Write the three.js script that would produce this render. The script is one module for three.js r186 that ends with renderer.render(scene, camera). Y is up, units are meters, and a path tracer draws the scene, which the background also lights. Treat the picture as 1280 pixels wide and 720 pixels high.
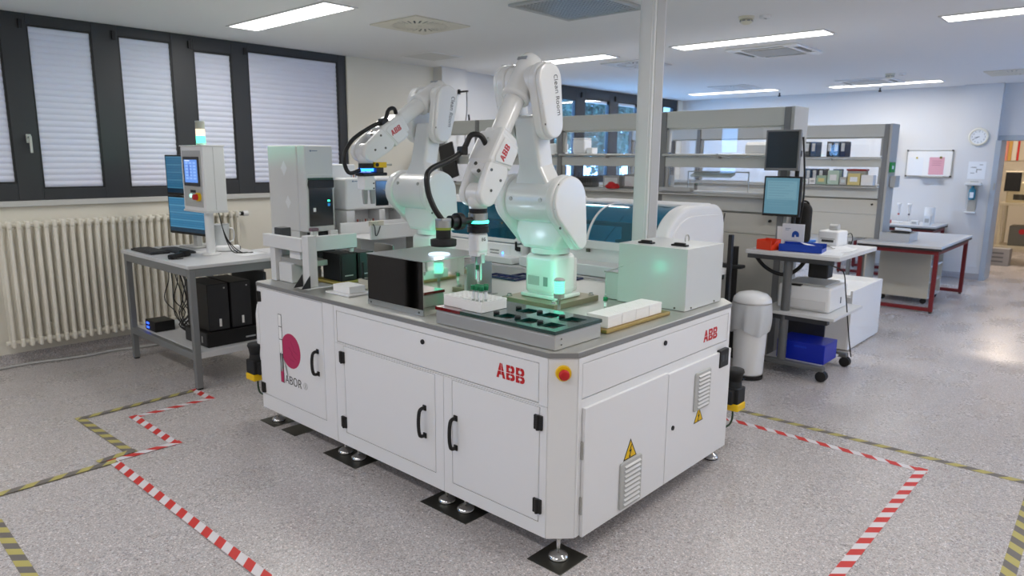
import * as THREE from 'three';
import { RoundedBoxGeometry } from 'three/addons/geometries/RoundedBoxGeometry.js';
import { mergeGeometries, mergeVertices } from 'three/addons/utils/BufferGeometryUtils.js';
import { RectAreaLightUniformsLib } from 'three/addons/lights/RectAreaLightUniformsLib.js';
import { FontLoader } from 'three/addons/loaders/FontLoader.js';
import { TextGeometry } from 'three/addons/geometries/TextGeometry.js';

// ---------------------------------------------------------------- camera, sky, exposure
RectAreaLightUniformsLib.init();
const scene = new THREE.Scene();
const renderer = new THREE.WebGLRenderer({ antialias: true });
renderer.toneMapping = THREE.LinearToneMapping;
renderer.toneMappingExposure = 1.47;
renderer.shadowMap.enabled = true;
const FOCAL = 874.445, YAW = 47.887 * Math.PI / 180, PITCH = 10.424 * Math.PI / 180, ROLL = 0.454 * Math.PI / 180;
const camera = new THREE.PerspectiveCamera(2 * Math.atan(360 / FOCAL) * 180 / Math.PI, 1280 / 720, 0.05, 120);
const EYE = new THREE.Vector3(0, 1.7, 0);
const FW = new THREE.Vector3(Math.sin(YAW) * Math.cos(PITCH), -Math.sin(PITCH), -Math.cos(YAW) * Math.cos(PITCH));
const RT = new THREE.Vector3(Math.cos(YAW), 0, Math.sin(YAW));
const UPV = new THREE.Vector3().crossVectors(RT, FW);
{
  const r = RT.clone(), u = UPV.clone();
  RT.copy(r).multiplyScalar(Math.cos(ROLL)).addScaledVector(u, Math.sin(ROLL));
  UPV.copy(r).multiplyScalar(-Math.sin(ROLL)).addScaledVector(u, Math.cos(ROLL));
  camera.position.copy(EYE);
  camera.quaternion.setFromRotationMatrix(new THREE.Matrix4().makeBasis(RT, UPV, FW.clone().negate()));
}
camera.focus = 3.3; camera.userData.fStop = 3.2;
// the evening-blue daylight outside
scene.background = new THREE.Color().setRGB(1.45, 3.5, 7.4);
const PANEL_POWER = 9.5;          // ceiling panels
const PANEL_COLOR = new THREE.Color().setRGB(1.0, 0.955, 0.905);

// a photo pixel meets a plane (axis 0 = x, 1 = y, 2 = z)
function at(px, py, axis, val) {
  const d = FW.clone().addScaledVector(RT, (px - 640) / FOCAL).addScaledVector(UPV, -(py - 360) / FOCAL);
  const t = (val - EYE.getComponent(axis)) / d.getComponent(axis);
  return EYE.clone().addScaledVector(d, t);
}

// ---------------------------------------------------------------- helpers
let seed = 12345;
const rnd = () => { seed = (seed * 1664525 + 1013904223) >>> 0; return seed / 4294967296; };
const used = new Map();
function numbered(name) { const n = used.get(name) ?? 0; used.set(name, n + 1); return n ? `${name}_${String(n).padStart(3, '0')}` : name; }
function thing(name, label, category, pos = [0, 0, 0], turn = 0, group) {
  const o = new THREE.Group(); o.name = numbered(name); o.position.set(...pos); o.rotation.y = turn; scene.add(o);
  o.userData = { label, category }; if (group) o.userData.group = group;
  return o;
}
function structure(name, label) { const o = new THREE.Group(); o.name = name; o.userData = { kind: 'structure', label }; scene.add(o); return o; }
function rootOf(o) { while (o.parent && o.parent !== scene) o = o.parent; return o; }
// geometry in the thing's own coordinates
function part(parent, name, geo, mat, label) {
  const m = new THREE.Mesh(Array.isArray(geo) ? merge(geo) : geo, mat); m.name = name; m.castShadow = m.receiveShadow = true; parent.add(m);
  if (label) m.userData.label = label;
  return m;
}
// the same piece again, placed (shared geometry)
function piece(parent, name, geo, mat, x, y, z) { const m = part(parent, name, geo, mat); m.position.set(x, y, z); return m; }
function clean(g) { g = g.index ? g.toNonIndexed() : g; for (const k of Object.keys(g.attributes)) if (!['position', 'normal', 'uv'].includes(k)) g.deleteAttribute(k);
  if (!g.attributes.uv) g.setAttribute('uv', new THREE.BufferAttribute(new Float32Array(g.attributes.position.count * 2), 2)); g.morphAttributes = {}; return g; }
function merge(list) { return list.length === 1 ? list[0] : mergeGeometries(list.map(clean)); }
// box from corner to corner in world coordinates, kept in the coordinates of an unturned thing
function boxg(x0, x1, y0, y1, z0, z1, r = 0, seg = 1) {
  const w = Math.abs(x1 - x0), h = Math.abs(y1 - y0), d = Math.abs(z1 - z0);
  const rr = Math.min(r, w * .49, h * .49, d * .49);
  const g = rr > 0 ? new RoundedBoxGeometry(w, h, d, seg, rr) : metricBox(w, h, d);
  return g.translate((x0 + x1) / 2, (y0 + y1) / 2, (z0 + z1) / 2);
}
function metricBox(w, h, d) {   // uv in metres
  const g = new THREE.BoxGeometry(w, h, d), n = g.attributes.normal, p = g.attributes.position, uv = g.attributes.uv;
  for (let i = 0; i < p.count; i++) {
    const ax = Math.abs(n.getX(i)) > .5 ? 0 : Math.abs(n.getY(i)) > .5 ? 1 : 2;
    uv.setXY(i, ax === 0 ? p.getZ(i) : p.getX(i), ax === 1 ? p.getZ(i) : p.getY(i));
  }
  return g;
}
function bx(T, name, mat, x0, x1, y0, y1, z0, z1, r = 0, seg = 1, label) {
  const o = rootOf(T).position;
  return part(T, name, boxg(x0 - o.x, x1 - o.x, y0 - o.y, y1 - o.y, z0 - o.z, z1 - o.z, r, seg), mat, label);
}
function cylg(r0, r1, h, x, y, z, axis = 'y', seg = 24) {      // base at y when upright, centred when lying
  const g = new THREE.CylinderGeometry(r1, r0, h, seg);
  if (axis === 'x') g.rotateZ(-Math.PI / 2); else if (axis === 'z') g.rotateX(Math.PI / 2);
  return g.translate(x, axis === 'y' ? y + h / 2 : y, z);
}
function lathe(pts, seg = 28) { return new THREE.LatheGeometry(pts.map(([r, y]) => new THREE.Vector2(r, y)), seg); }
function tube(pts, r, seg = 24, rad = 8, closed = false) { return new THREE.TubeGeometry(new THREE.CatmullRomCurve3(pts.map(p => new THREE.Vector3(...p)), closed), seg, r, rad, closed); }
function polyTube(pts, r, rad = 6) { // straight runs
  const path = new THREE.CurvePath(); for (let i = 0; i + 1 < pts.length; i++) path.add(new THREE.LineCurve3(new THREE.Vector3(...pts[i]), new THREE.Vector3(...pts[i + 1])));
  return merge(path.curves.map(c => new THREE.TubeGeometry(c, 1, r, rad)));
}
function shape(pts) { const s = new THREE.Shape(); pts.forEach(([x, y], i) => i ? s.lineTo(x, y) : s.moveTo(x, y)); s.closePath(); return s; }
function extrude(s, depth, bevel = 0, seg = 1, curve = 12) {  // along +z from 0 to depth
  return new THREE.ExtrudeGeometry(s, { depth: depth - 2 * bevel, bevelEnabled: bevel > 0, bevelSize: bevel, bevelThickness: bevel, bevelOffset: -bevel, bevelSegments: seg, curveSegments: curve }).translate(0, 0, bevel);
}
function roundRect(w, h, r) {   // centred
  const s = new THREE.Shape(), x = -w / 2, y = -h / 2; r = Math.min(r, w / 2, h / 2);
  s.moveTo(x + r, y); s.lineTo(x + w - r, y); s.absarc(x + w - r, y + r, r, -Math.PI / 2, 0); s.lineTo(x + w, y + h - r); s.absarc(x + w - r, y + h - r, r, 0, Math.PI / 2);
  s.lineTo(x + r, y + h); s.absarc(x + r, y + h - r, r, Math.PI / 2, Math.PI); s.lineTo(x, y + r); s.absarc(x + r, y + r, r, Math.PI, 1.5 * Math.PI); return s;
}
// prism seen from above: list of [x, z] in world, from y0 to y1
function prism(pts, y0, y1, bevel = 0) { return extrude(shape(pts.map(([x, z]) => [x, -z])), y1 - y0, bevel).rotateX(-Math.PI / 2).translate(0, y0, 0); }
function frameShape(u0, u1, v0, v1, holes) { const s = shape([[u0, v0], [u1, v0], [u1, v1], [u0, v1]]); for (const [a, b, c, d] of holes) { const h = new THREE.Path(); h.moveTo(a, c); h.lineTo(a, d); h.lineTo(b, d); h.lineTo(b, c); h.closePath(); s.holes.push(h); } return s; }
// a flat shape drawn in (u, v) put on a face: 'x-' looks towards -x (u runs +z), 'z+' looks towards +z (u runs +x), 'x+' (u runs -z), 'y+' (u runs +x, v runs -z)
function onFace(g, face, x, y, z) {
  if (face === 'x-') g.rotateY(-Math.PI / 2); else if (face === 'x+') g.rotateY(Math.PI / 2); else if (face === 'y+') g.rotateX(-Math.PI / 2); else if (face === 'z-') g.rotateY(Math.PI);
  return g.translate(x, y, z);
}
const S = (hex, rough = .5, metal = 0, extra = {}) => new THREE.MeshStandardMaterial({ color: hex, roughness: rough, metalness: metal, ...extra });
const G = (hex, rough = .3, coat = .5, extra = {}) => new THREE.MeshPhysicalMaterial({ color: hex, roughness: rough, clearcoat: coat, clearcoatRoughness: .16, ...extra });
const glow = (hex, k) => new THREE.MeshStandardMaterial({ color: 0x111111, emissive: hex, emissiveIntensity: k, roughness: .4 });
function canvasTex(w, h, draw, repeat) {
  const c = document.createElement('canvas'); c.width = w; c.height = h; draw(c.getContext('2d'), w, h);
  const t = new THREE.CanvasTexture(c); t.colorSpace = THREE.SRGBColorSpace; t.anisotropy = 8; if (repeat) t.wrapS = t.wrapT = THREE.RepeatWrapping; return t;
}
function dataTex(n, fn, srgb = true) {
  const d = new Uint8Array(n * n * 4); for (let y = 0; y < n; y++) for (let x = 0; x < n; x++) { const c = fn(x, y), i = 4 * (y * n + x); d[i] = c[0]; d[i + 1] = c[1]; d[i + 2] = c[2]; d[i + 3] = 255; }
  const t = new THREE.DataTexture(d, n, n); t.wrapS = t.wrapT = THREE.RepeatWrapping; t.magFilter = THREE.LinearFilter; t.minFilter = THREE.LinearMipmapLinearFilter; t.generateMipmaps = true; if (srgb) t.colorSpace = THREE.SRGBColorSpace; t.needsUpdate = true; return t;
}
const fontBold = await new FontLoader().loadAsync('fonts/droid/droid_sans_bold.typeface.json');
const fontReg = await new FontLoader().loadAsync('fonts/droid/droid_sans_regular.typeface.json');
function textg(str, size, depth = .0012, font = fontBold) {
  const g = new TextGeometry(str, { font, size, depth, curveSegments: 4, bevelEnabled: false }); g.computeBoundingBox(); return g;
}
// the red block-letter mark with its white dividing lines; width 2.62, height 1 (scaled), in (u, v), origin lower left
function abbMark(h, depth = .0012) {
  const P = [], g = .045;
  const add = pts => P.push(extrude(shape(pts), depth));
  const A = x => { // A, split by a vertical and a horizontal line
    add([[x, 0], [x + .2, 0], [x + .255, .22], [x + .385, .22], [x + .385, .5 - g], [x + .13, .5 - g]]);
    add([[x + .145, .5], [x + .385, .5], [x + .385, 1], [x + .29, 1]]);
    add([[x + .78, 0], [x + .58, 0], [x + .525, .22], [x + .435, .22], [x + .435, .5 - g], [x + .65, .5 - g]]);
    add([[x + .635, .5], [x + .435, .5], [x + .435, 1], [x + .49, 1]]);
  };
  const B = x => {
    add([[x, 0], [x + .32, 0], [x + .32, .18], [x + .2, .18], [x + .2, .33], [x + .32, .33], [x + .32, .5 - g], [x, .5 - g]]);
    add([[x, .5], [x + .32, .5], [x + .32, .62], [x + .2, .62], [x + .2, .82], [x + .32, .82], [x + .32, 1], [x, 1]]);
    add([[x + .37, 0], [x + .56, 0], [x + .68, .06], [x + .74, .17], [x + .74, .3], [x + .64, .5 - g], [x + .37, .5 - g], [x + .37, .33], [x + .5, .32], [x + .52, .255], [x + .5, .19], [x + .37, .18]]);
    add([[x + .37, .5], [x + .61, .5], [x + .7, .64], [x + .7, .82], [x + .64, .95], [x + .54, 1], [x + .37, 1], [x + .37, .82], [x + .47, .81], [x + .49, .72], [x + .47, .63], [x + .37, .62]]);
  };
  A(0); B(.88); B(1.72);
  const m = merge(P); m.scale(h, h, 1); return m;
}

// ---------------------------------------------------------------- materials
function speckle(base, spread, n, cellMix) {
  const f = new Float32Array(n * n), tint = new Float32Array(n * n);
  for (let i = 0; i < n * n; i++) { f[i] = 0; }
  const blob = (cx, cy, r, v, t) => { const R = Math.ceil(r); for (let y = -R; y <= R; y++) for (let x = -R; x <= R; x++) if (x * x + y * y <= r * r) { const i = ((cy + y + n) % n) * n + (cx + x + n) % n; f[i] = v; tint[i] = t; } };
  for (let k = 0; k < n * n * cellMix; k++) blob(Math.floor(rnd() * n), Math.floor(rnd() * n), 0.9 + rnd() * rnd() * 4.4, (rnd() * 2 - 1) * (rnd() < .2 ? 1.25 : .75), (rnd() * 2 - 1));
  return dataTex(n, (x, y) => { const v = f[y * n + x] * spread, t = tint[y * n + x]; return [base[0] + v + t * 5, base[1] + v - t * 1, base[2] + v - t * 4].map(c => Math.max(0, Math.min(255, c))); });
}
const floorTex = speckle([182, 177, 177], 47, 1024, .085); floorTex.repeat.set(1 / 1.1, 1 / 1.1);
const floorRough = dataTex(256, (x, y) => { const v = 108 + 26 * Math.sin(x * Math.PI / 64) * Math.sin(y * Math.PI / 32) + 30 * rnd(); return [v, v, v]; }, false); floorRough.repeat.set(1 / 2.7, 1 / 2.7);
const M = {
  floor: new THREE.MeshStandardMaterial({ map: floorTex, roughness: .62, roughnessMap: floorRough, metalness: 0 }),
  wall: S(0xeae6da, .9), wallWhite: S(0xdedede, .9), ceiling: S(0xf0f0f0, .95),
  frame: S(0x34363a, .45), frameDark: S(0x1c1d20, .5), sill: S(0xc9c9c6, .5),
  slat: new THREE.MeshPhysicalMaterial({ color: 0xe6e9f8, roughness: .75, transmission: .05, thickness: 0 }),
  glass: new THREE.MeshPhysicalMaterial({ color: 0xffffff, roughness: 0, transmission: 1, thickness: 0, ior: 1.5 }),
  white: G(0xeeeff0, .42, .25), whiteMat: S(0xdcdcdc, .55), whiteWarm: S(0xdedbd0, .45), door: G(0xeaebed, .4, .3),
  robot: G(0xecedec, .36, .6), steel: S(0xb9b9b5, .34, 1), steelDark: S(0x6d6d66, .38, 1), worktop: S(0xc4c4bf, .42, .85), edge: S(0x8d8e8e, .45, .3),
  chrome: S(0xd9d9d9, .12, 1), mirror: S(0xe4e2dc, .05, 1), alu: S(0xc6c6c2, .4, .8), aluPaint: S(0xdadbdb, .5), gold: S(0xb39a5f, .4, .9),
  black: S(0x0e0e0f, .45), blackGloss: G(0x08080a, .15, 1), rubber: S(0x17181a, .7), dark: S(0x2a2b2e, .5), charcoal: S(0x3c3e41, .5),
  red: S(0xc3161c, .4), orange: S(0xe2431c, .45), yellow: S(0xf2c500, .45), green: S(0x0d7a4d, .45), blue: S(0x1040b5, .4), navy: S(0x151c4a, .45),
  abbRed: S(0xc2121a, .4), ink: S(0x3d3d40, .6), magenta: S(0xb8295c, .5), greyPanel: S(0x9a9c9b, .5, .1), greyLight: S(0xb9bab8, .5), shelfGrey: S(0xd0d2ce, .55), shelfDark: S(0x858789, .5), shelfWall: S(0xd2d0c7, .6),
  metalLeg: S(0x8e9192, .45, .5), laminate: S(0xd4d5d6, .45), foam: S(0xf1f1f0, .8), paper: S(0xeceff2, .85), redFrame: S(0x741a1f, .42), cream: S(0xcdc9bb, .6),
};
// ================================================================ the room
const SWIRLS = [[4.08, -4.76], [7.31, -4.67], [10.5, -4.93], [10.81, -1.42]], CASSETTES = [[7.31, -3.03, .345], [10.83, -3.1, .345], [4.32, -3.28, .33]];   // openings in the ceiling
const H = 2.812, ZW = -6.787, XF = 12.3, XB = -5.6, ZR = 2.4;   // ceiling, window wall, far wall, rear wall, right wall
{
  const fl = structure('floor', 'speckled grey vinyl floor with a soft shine');
  bx(fl, 'floor_sheet', M.floor, XB - .3, 18, -.12, 0, ZW - .3, ZR + .3);
  const ce = structure('ceiling', 'plain white plaster ceiling');
  const cs = shape([[XB - .3, -ZR - .3], [18, -ZR - .3], [18, -ZW + .45], [XB - .3, -ZW + .45]]);
  for (const [x, z] of SWIRLS) cs.holes.push(new THREE.Path().absarc(x, -z, .25, 0, Math.PI * 2, true));
  for (const [x, z, s] of CASSETTES) { const h = new THREE.Path(); h.moveTo(x - s, -z - s); h.lineTo(x - s, -z + s); h.lineTo(x + s, -z + s); h.lineTo(x + s, -z - s); h.closePath(); cs.holes.push(h); }
  part(ce, 'ceiling_slab', extrude(cs, .25, 0, 1, 24).rotateX(-Math.PI / 2).translate(0, H, 0), M.ceiling);
  bx(ce, 'slab_above', M.ceiling, XB - .3, 18, H + .25, H + .3, ZW - .45, ZR + .3);
  const wl = structure('wall_left', 'pale wall with window band, lower part behind the radiator');
  bx(wl, 'wall_lower', M.wall, XB - .3, XF + .3, 0, 1.337, ZW - .35, ZW);
  bx(wl, 'wall_middle', M.wall, 4.745, 6.42, 1.337, H, ZW - .35, ZW);
  bx(wl, 'wall_middle', M.wallWhite, 6.42, 8.33, 1.337, H, ZW - .35, ZW);
  bx(wl, 'wall_end', M.wall, 12.13, XF + .3, 1.337, H, ZW - .35, ZW);
  bx(wl, 'pilaster', M.wallWhite, 6.02, 6.42, 0, H, ZW, ZW + .16);
  bx(wl, 'pilaster', M.wallWhite, 6.42, 6.52, 0, H, ZW, ZW + .08);
  const cv = structure('baseboard_left', 'floor vinyl coved up the foot of the window wall');
  part(cv, 'cove', extrude(shape([[0, 0], [0, .09], [-.006, .09], [-.006, .05], [-.018, .018], [-.05, 0]].reverse()), XF - XB).rotateY(Math.PI / 2).translate(XB, 0, ZW), M.floor);
  // far wall with the doorway
  const wb = structure('wall_back', 'white far wall with pilaster and doorway');
  const zp0 = -2.2, zd0 = -1.66, zd1 = -.6, yd = 2.02;
  bx(wb, 'wall_field', M.wallWhite, XF, XF + .3, 0, H, ZW - .3, zp0);
  bx(wb, 'pilaster', M.wallWhite, XF - .12, XF + .3, 0, H, zp0, zd0 - .06);
  bx(wb, 'lintel', M.wallWhite, XF, XF + .3, yd + .06, H, zd0 - .06, zd1 + .06);
  bx(wb, 'wall_field', M.wallWhite, XF, XF + .3, 0, H, zd1 + .06, ZR + .3);
  const cb = structure('baseboard_back', 'floor vinyl coved up the foot of the far wall');
  bx(cb, 'cove', M.floor, XF - .128, XF - .1, 0, .09, zp0 - .008, zd0 - .06, .004);
  bx(cb, 'cove', M.floor, XF - .008, XF, 0, .09, ZW, zp0);
  const dr = structure('door_1', 'pale blue-grey steel door frame of the open doorway'); const fm = S(0xb4bcc4, .4);
  bx(dr, 'jamb', fm, XF - .14, XF + .32, 0, yd, zd0 - .07, zd0, .004);
  bx(dr, 'jamb', fm, XF - .02, XF + .32, 0, yd, zd1, zd1 + .07, .004);
  bx(dr, 'head', fm, XF - .02, XF + .32, yd, yd + .07, zd0 - .07, zd1 + .07, .004);
  bx(dr, 'hinge', M.steel, XF - .15, XF - .13, 1.32, 1.42, zd0 - .03, zd0 - .005, .003);
  // walls out of view close the room
  const wr = structure('wall_right', 'white wall opposite the windows');
  bx(wr, 'wall_field', M.wallWhite, XB - .3, 8.82, 0, H, ZR, ZR + .3); bx(wr, 'wall_field', M.wallWhite, 10.2, 18, 0, H, ZR, ZR + .3);
  bx(wr, 'wall_lower', M.wallWhite, 8.82, 10.2, 0, .95, ZR, ZR + .3); bx(wr, 'wall_upper', M.wallWhite, 8.82, 10.2, 2.55, H, ZR, ZR + .3);
  const w9 = structure('window_9', 'wide window in the opposite wall');
  for (const x of [8.82, 10.12]) bx(w9, 'frame_post', M.frame, x, x + .08, .95, 2.55, ZR + .1, ZR + .18);
  bx(w9, 'frame_rail', M.frame, 8.82, 10.2, .95, 1.03, ZR + .1, ZR + .18); bx(w9, 'frame_rail', M.frame, 8.82, 10.2, 2.47, 2.55, ZR + .1, ZR + .18);
  for (const x of [8.98]) bx(w9, 'pane', M.glass, x, x + 1.12, 1.03, 2.47, ZR + .135, ZR + .14);
  const wn = structure('wall_front', 'white wall behind the viewer'); bx(wn, 'wall_field', M.wallWhite, XB - .3, XB, 0, H, ZW - .3, ZR + .3);
  // the next room seen through the doorway
  const ne = structure('wall_corridor', 'cream walls of the next room'); const cr = S(0xbfb6a4, .9);
  bx(ne, 'wall_field', cr, 16.6, 16.8, 0, H, -4.2, ZR); bx(ne, 'wall_field', cr, XF + .3, 16.8, 0, H, -4.4, -4.2);
}
// windows of the left wall: frame band with closed blinds
function windowBand(n, label, x0, x1, y0, y1, panes, blinds) {
  const w = structure('window_' + n, label);
  const zf = ZW - .02, zb = ZW - .10;
  const xs = panes.map(p => [p[0], p[1]]);
  let left = x0;
  panes.forEach(([a, b, lo, hi], i) => { bx(w, 'frame_post', M.frame, left, a, y0, y1, zb, zf, .004); left = b;
    bx(w, 'frame_rail', M.frame, a, b, y0, lo, zb, zf, .004); bx(w, 'frame_rail', M.frame, a, b, hi, y1, zb, zf, .004);
    const bead = .014;   // dark rubber bead round each pane
    bx(w, 'glazing_bead', M.frameDark, a, a + bead, lo, hi, zf - .05, zf - .006); bx(w, 'glazing_bead', M.frameDark, b - bead, b, lo, hi, zf - .05, zf - .006);
    bx(w, 'glazing_bead', M.frameDark, a + bead, b - bead, lo, lo + bead, zf - .05, zf - .006); bx(w, 'glazing_bead', M.frameDark, a + bead, b - bead, hi - bead, hi, zf - .05, zf - .006);
    bx(w, 'pane', M.glass, a + bead, b - bead, lo + bead, hi - bead, zf - .034, zf - .030);
    if (blinds) { // roller shutter slats outside the glass
      const nS = Math.round((hi - lo - .02) / .0485), pitch = (hi - lo - .02) / nS, wS = b - a - .024, prof = [];
      for (let k = 0; k <= 6; k++) { const t = k / 6; prof.push([.008 * Math.sin(Math.PI * t), (t - .5) * pitch * 1.04]); }
      for (let k = 6; k >= 0; k--) { const t = k / 6; prof.push([.008 * Math.sin(Math.PI * t) - .004, (t - .5) * pitch * 1.04]); }
      const sg = extrude(shape(prof.map(([a, b]) => [-a, b])), wS).rotateY(Math.PI / 2).translate(-wS / 2, 0, 0);
      for (let k = 0; k < nS; k++) piece(w, 'slat', sg, M.slat, (a + b) / 2, lo + .014 + (k + .5) * pitch, zf - .022);
    }
  });
  bx(w, 'frame_post', M.frame, left, x1, y0, y1, zb, zf, .004);
  return w;
}
{
  const w = windowBand(1, 'dark framed window band with closed pale blinds', -.2, 4.745, 1.337, H, [[.0, .4, 1.43, 2.73], [.6, 1.553, 1.475, 2.66], [1.73, 2.2, 1.428, 2.73], [2.405, 2.855, 1.42, 2.729], [3.055, 3.425, 1.475, 2.682], [3.59, 4.64, 1.432, 2.737]], true);
  for (const x of [1.69, 2.37, 3.02, 3.565]) bx(w, 'hinge', M.frameDark, x - .014, x + .014, 2.69, 2.76, ZW - .02, ZW + .005, .003);
  const hd = part(w, 'handle', [boxg(1.645, 1.68, 1.80, 1.87, ZW - .02, ZW - .008, .003), cylg(.009, .009, .05, 1.662, 1.845, ZW + .012, 'z', 12), boxg(1.652, 1.672, 1.72, 1.855, ZW + .032, ZW + .044, .004)], M.alu);
  windowBand(3, 'dark framed clear window band beyond the blinds, outside the picture', XB, -.2, 1.337, H, [[-2.9, -2.0, 1.43, 2.73]], false);
  bx(w, 'window_sill', M.sill, XB, 4.745, 1.29, 1.337, ZW - .1, ZW + .035, .006);
  const w2 = windowBand(2, 'dark framed clear window band with trees outside', 8.33, 12.13, 1.337, H, [[8.45, 8.98, 1.44, 2.62], [9.22, 9.9, 1.44, 2.66], [10.15, 10.75, 1.44, 2.66], [10.84, 11.0, 1.44, 2.7], [11.18, 11.52, 1.44, 2.66], [11.62, 12.0, 1.44, 2.68]], false);
  for (const [a, b] of [[9.22, 9.9], [10.15, 10.75]]) bx(w2, 'blind_box', M.white, a, b, 2.6, 2.66, ZW - .09, ZW - .06, .004);
  for (const x of [9.12, 10.06, 11.1]) bx(w2, 'hinge', M.frameDark, x - .02, x + .02, 2.66, 2.74, ZW - .02, ZW + .005, .003);
  bx(w2, 'window_sill', M.sill, 8.33, 12.13, 1.29, 1.337, ZW - .1, ZW + .035, .006);
}
// ceiling panels: glowing diffuser in a thin frame, with an area light of the same size in front
const ledMat = glow(new THREE.Color().setRGB(1, .985, .965), 4.0);
function ceilingLight(x, z, label) {
  const t = thing('ceiling_light', label, 'ceiling light', [x, H, z], 0, 'recessed ceiling light panels');
  const w = .26, l = 1.46;
  part(t, 'frame', [boxg(-w / 2 - .02, -w / 2, -.008, 0, -l / 2 - .02, l / 2 + .02), boxg(w / 2, w / 2 + .02, -.008, 0, -l / 2 - .02, l / 2 + .02), boxg(-w / 2, w / 2, -.008, 0, -l / 2 - .02, -l / 2), boxg(-w / 2, w / 2, -.008, 0, l / 2, l / 2 + .02)], M.whiteMat);
  part(t, 'diffuser', boxg(-w / 2, w / 2, -.005, 0, -l / 2, l / 2), ledMat);
  const a = new THREE.RectAreaLight(PANEL_COLOR, PANEL_POWER, w, l); a.position.set(0, -.012, 0); a.rotation.x = -Math.PI / 2; a.name = 'panel_light'; t.add(a);
}
ceilingLight(3.18, -5.34, 'bright ceiling panel above the blinds and side table');
ceilingLight(6.56, -5.25, 'bright ceiling panel behind the front robot elbow');
ceilingLight(6.56, -2.98, 'bright long ceiling panel right of the slim aluminium column');
ceilingLight(6.56, -.64, 'bright ceiling panel running out of view on the door side');
ceilingLight(11.2, -5.3, 'bright ceiling panel near the far blue windows');
ceilingLight(11.35, -3.06, 'bright ceiling panel above the whiteboard wall');
for (const [x, z] of [[3.18, -.66], [-.2, -5.34], [-.2, -3], [-.2, -.66], [-3.5, -5.34], [-3.5, -3], [-3.5, -.66], [3.18, 1.6], [6.56, 1.6]]) ceilingLight(x, z, 'ceiling panel outside the picture');
{ const l = thing('ceiling_light', 'small round ceiling lamp in the next room', 'ceiling light', [14.3, H, -1.6]);
  part(l, 'diffuser', cylg(.2, .2, .04, 0, -.04, 0), ledMat); const p = new THREE.PointLight(0xffecd8, 6, 0, 2); p.position.set(0, -.16, 0); l.add(p); }
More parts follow.
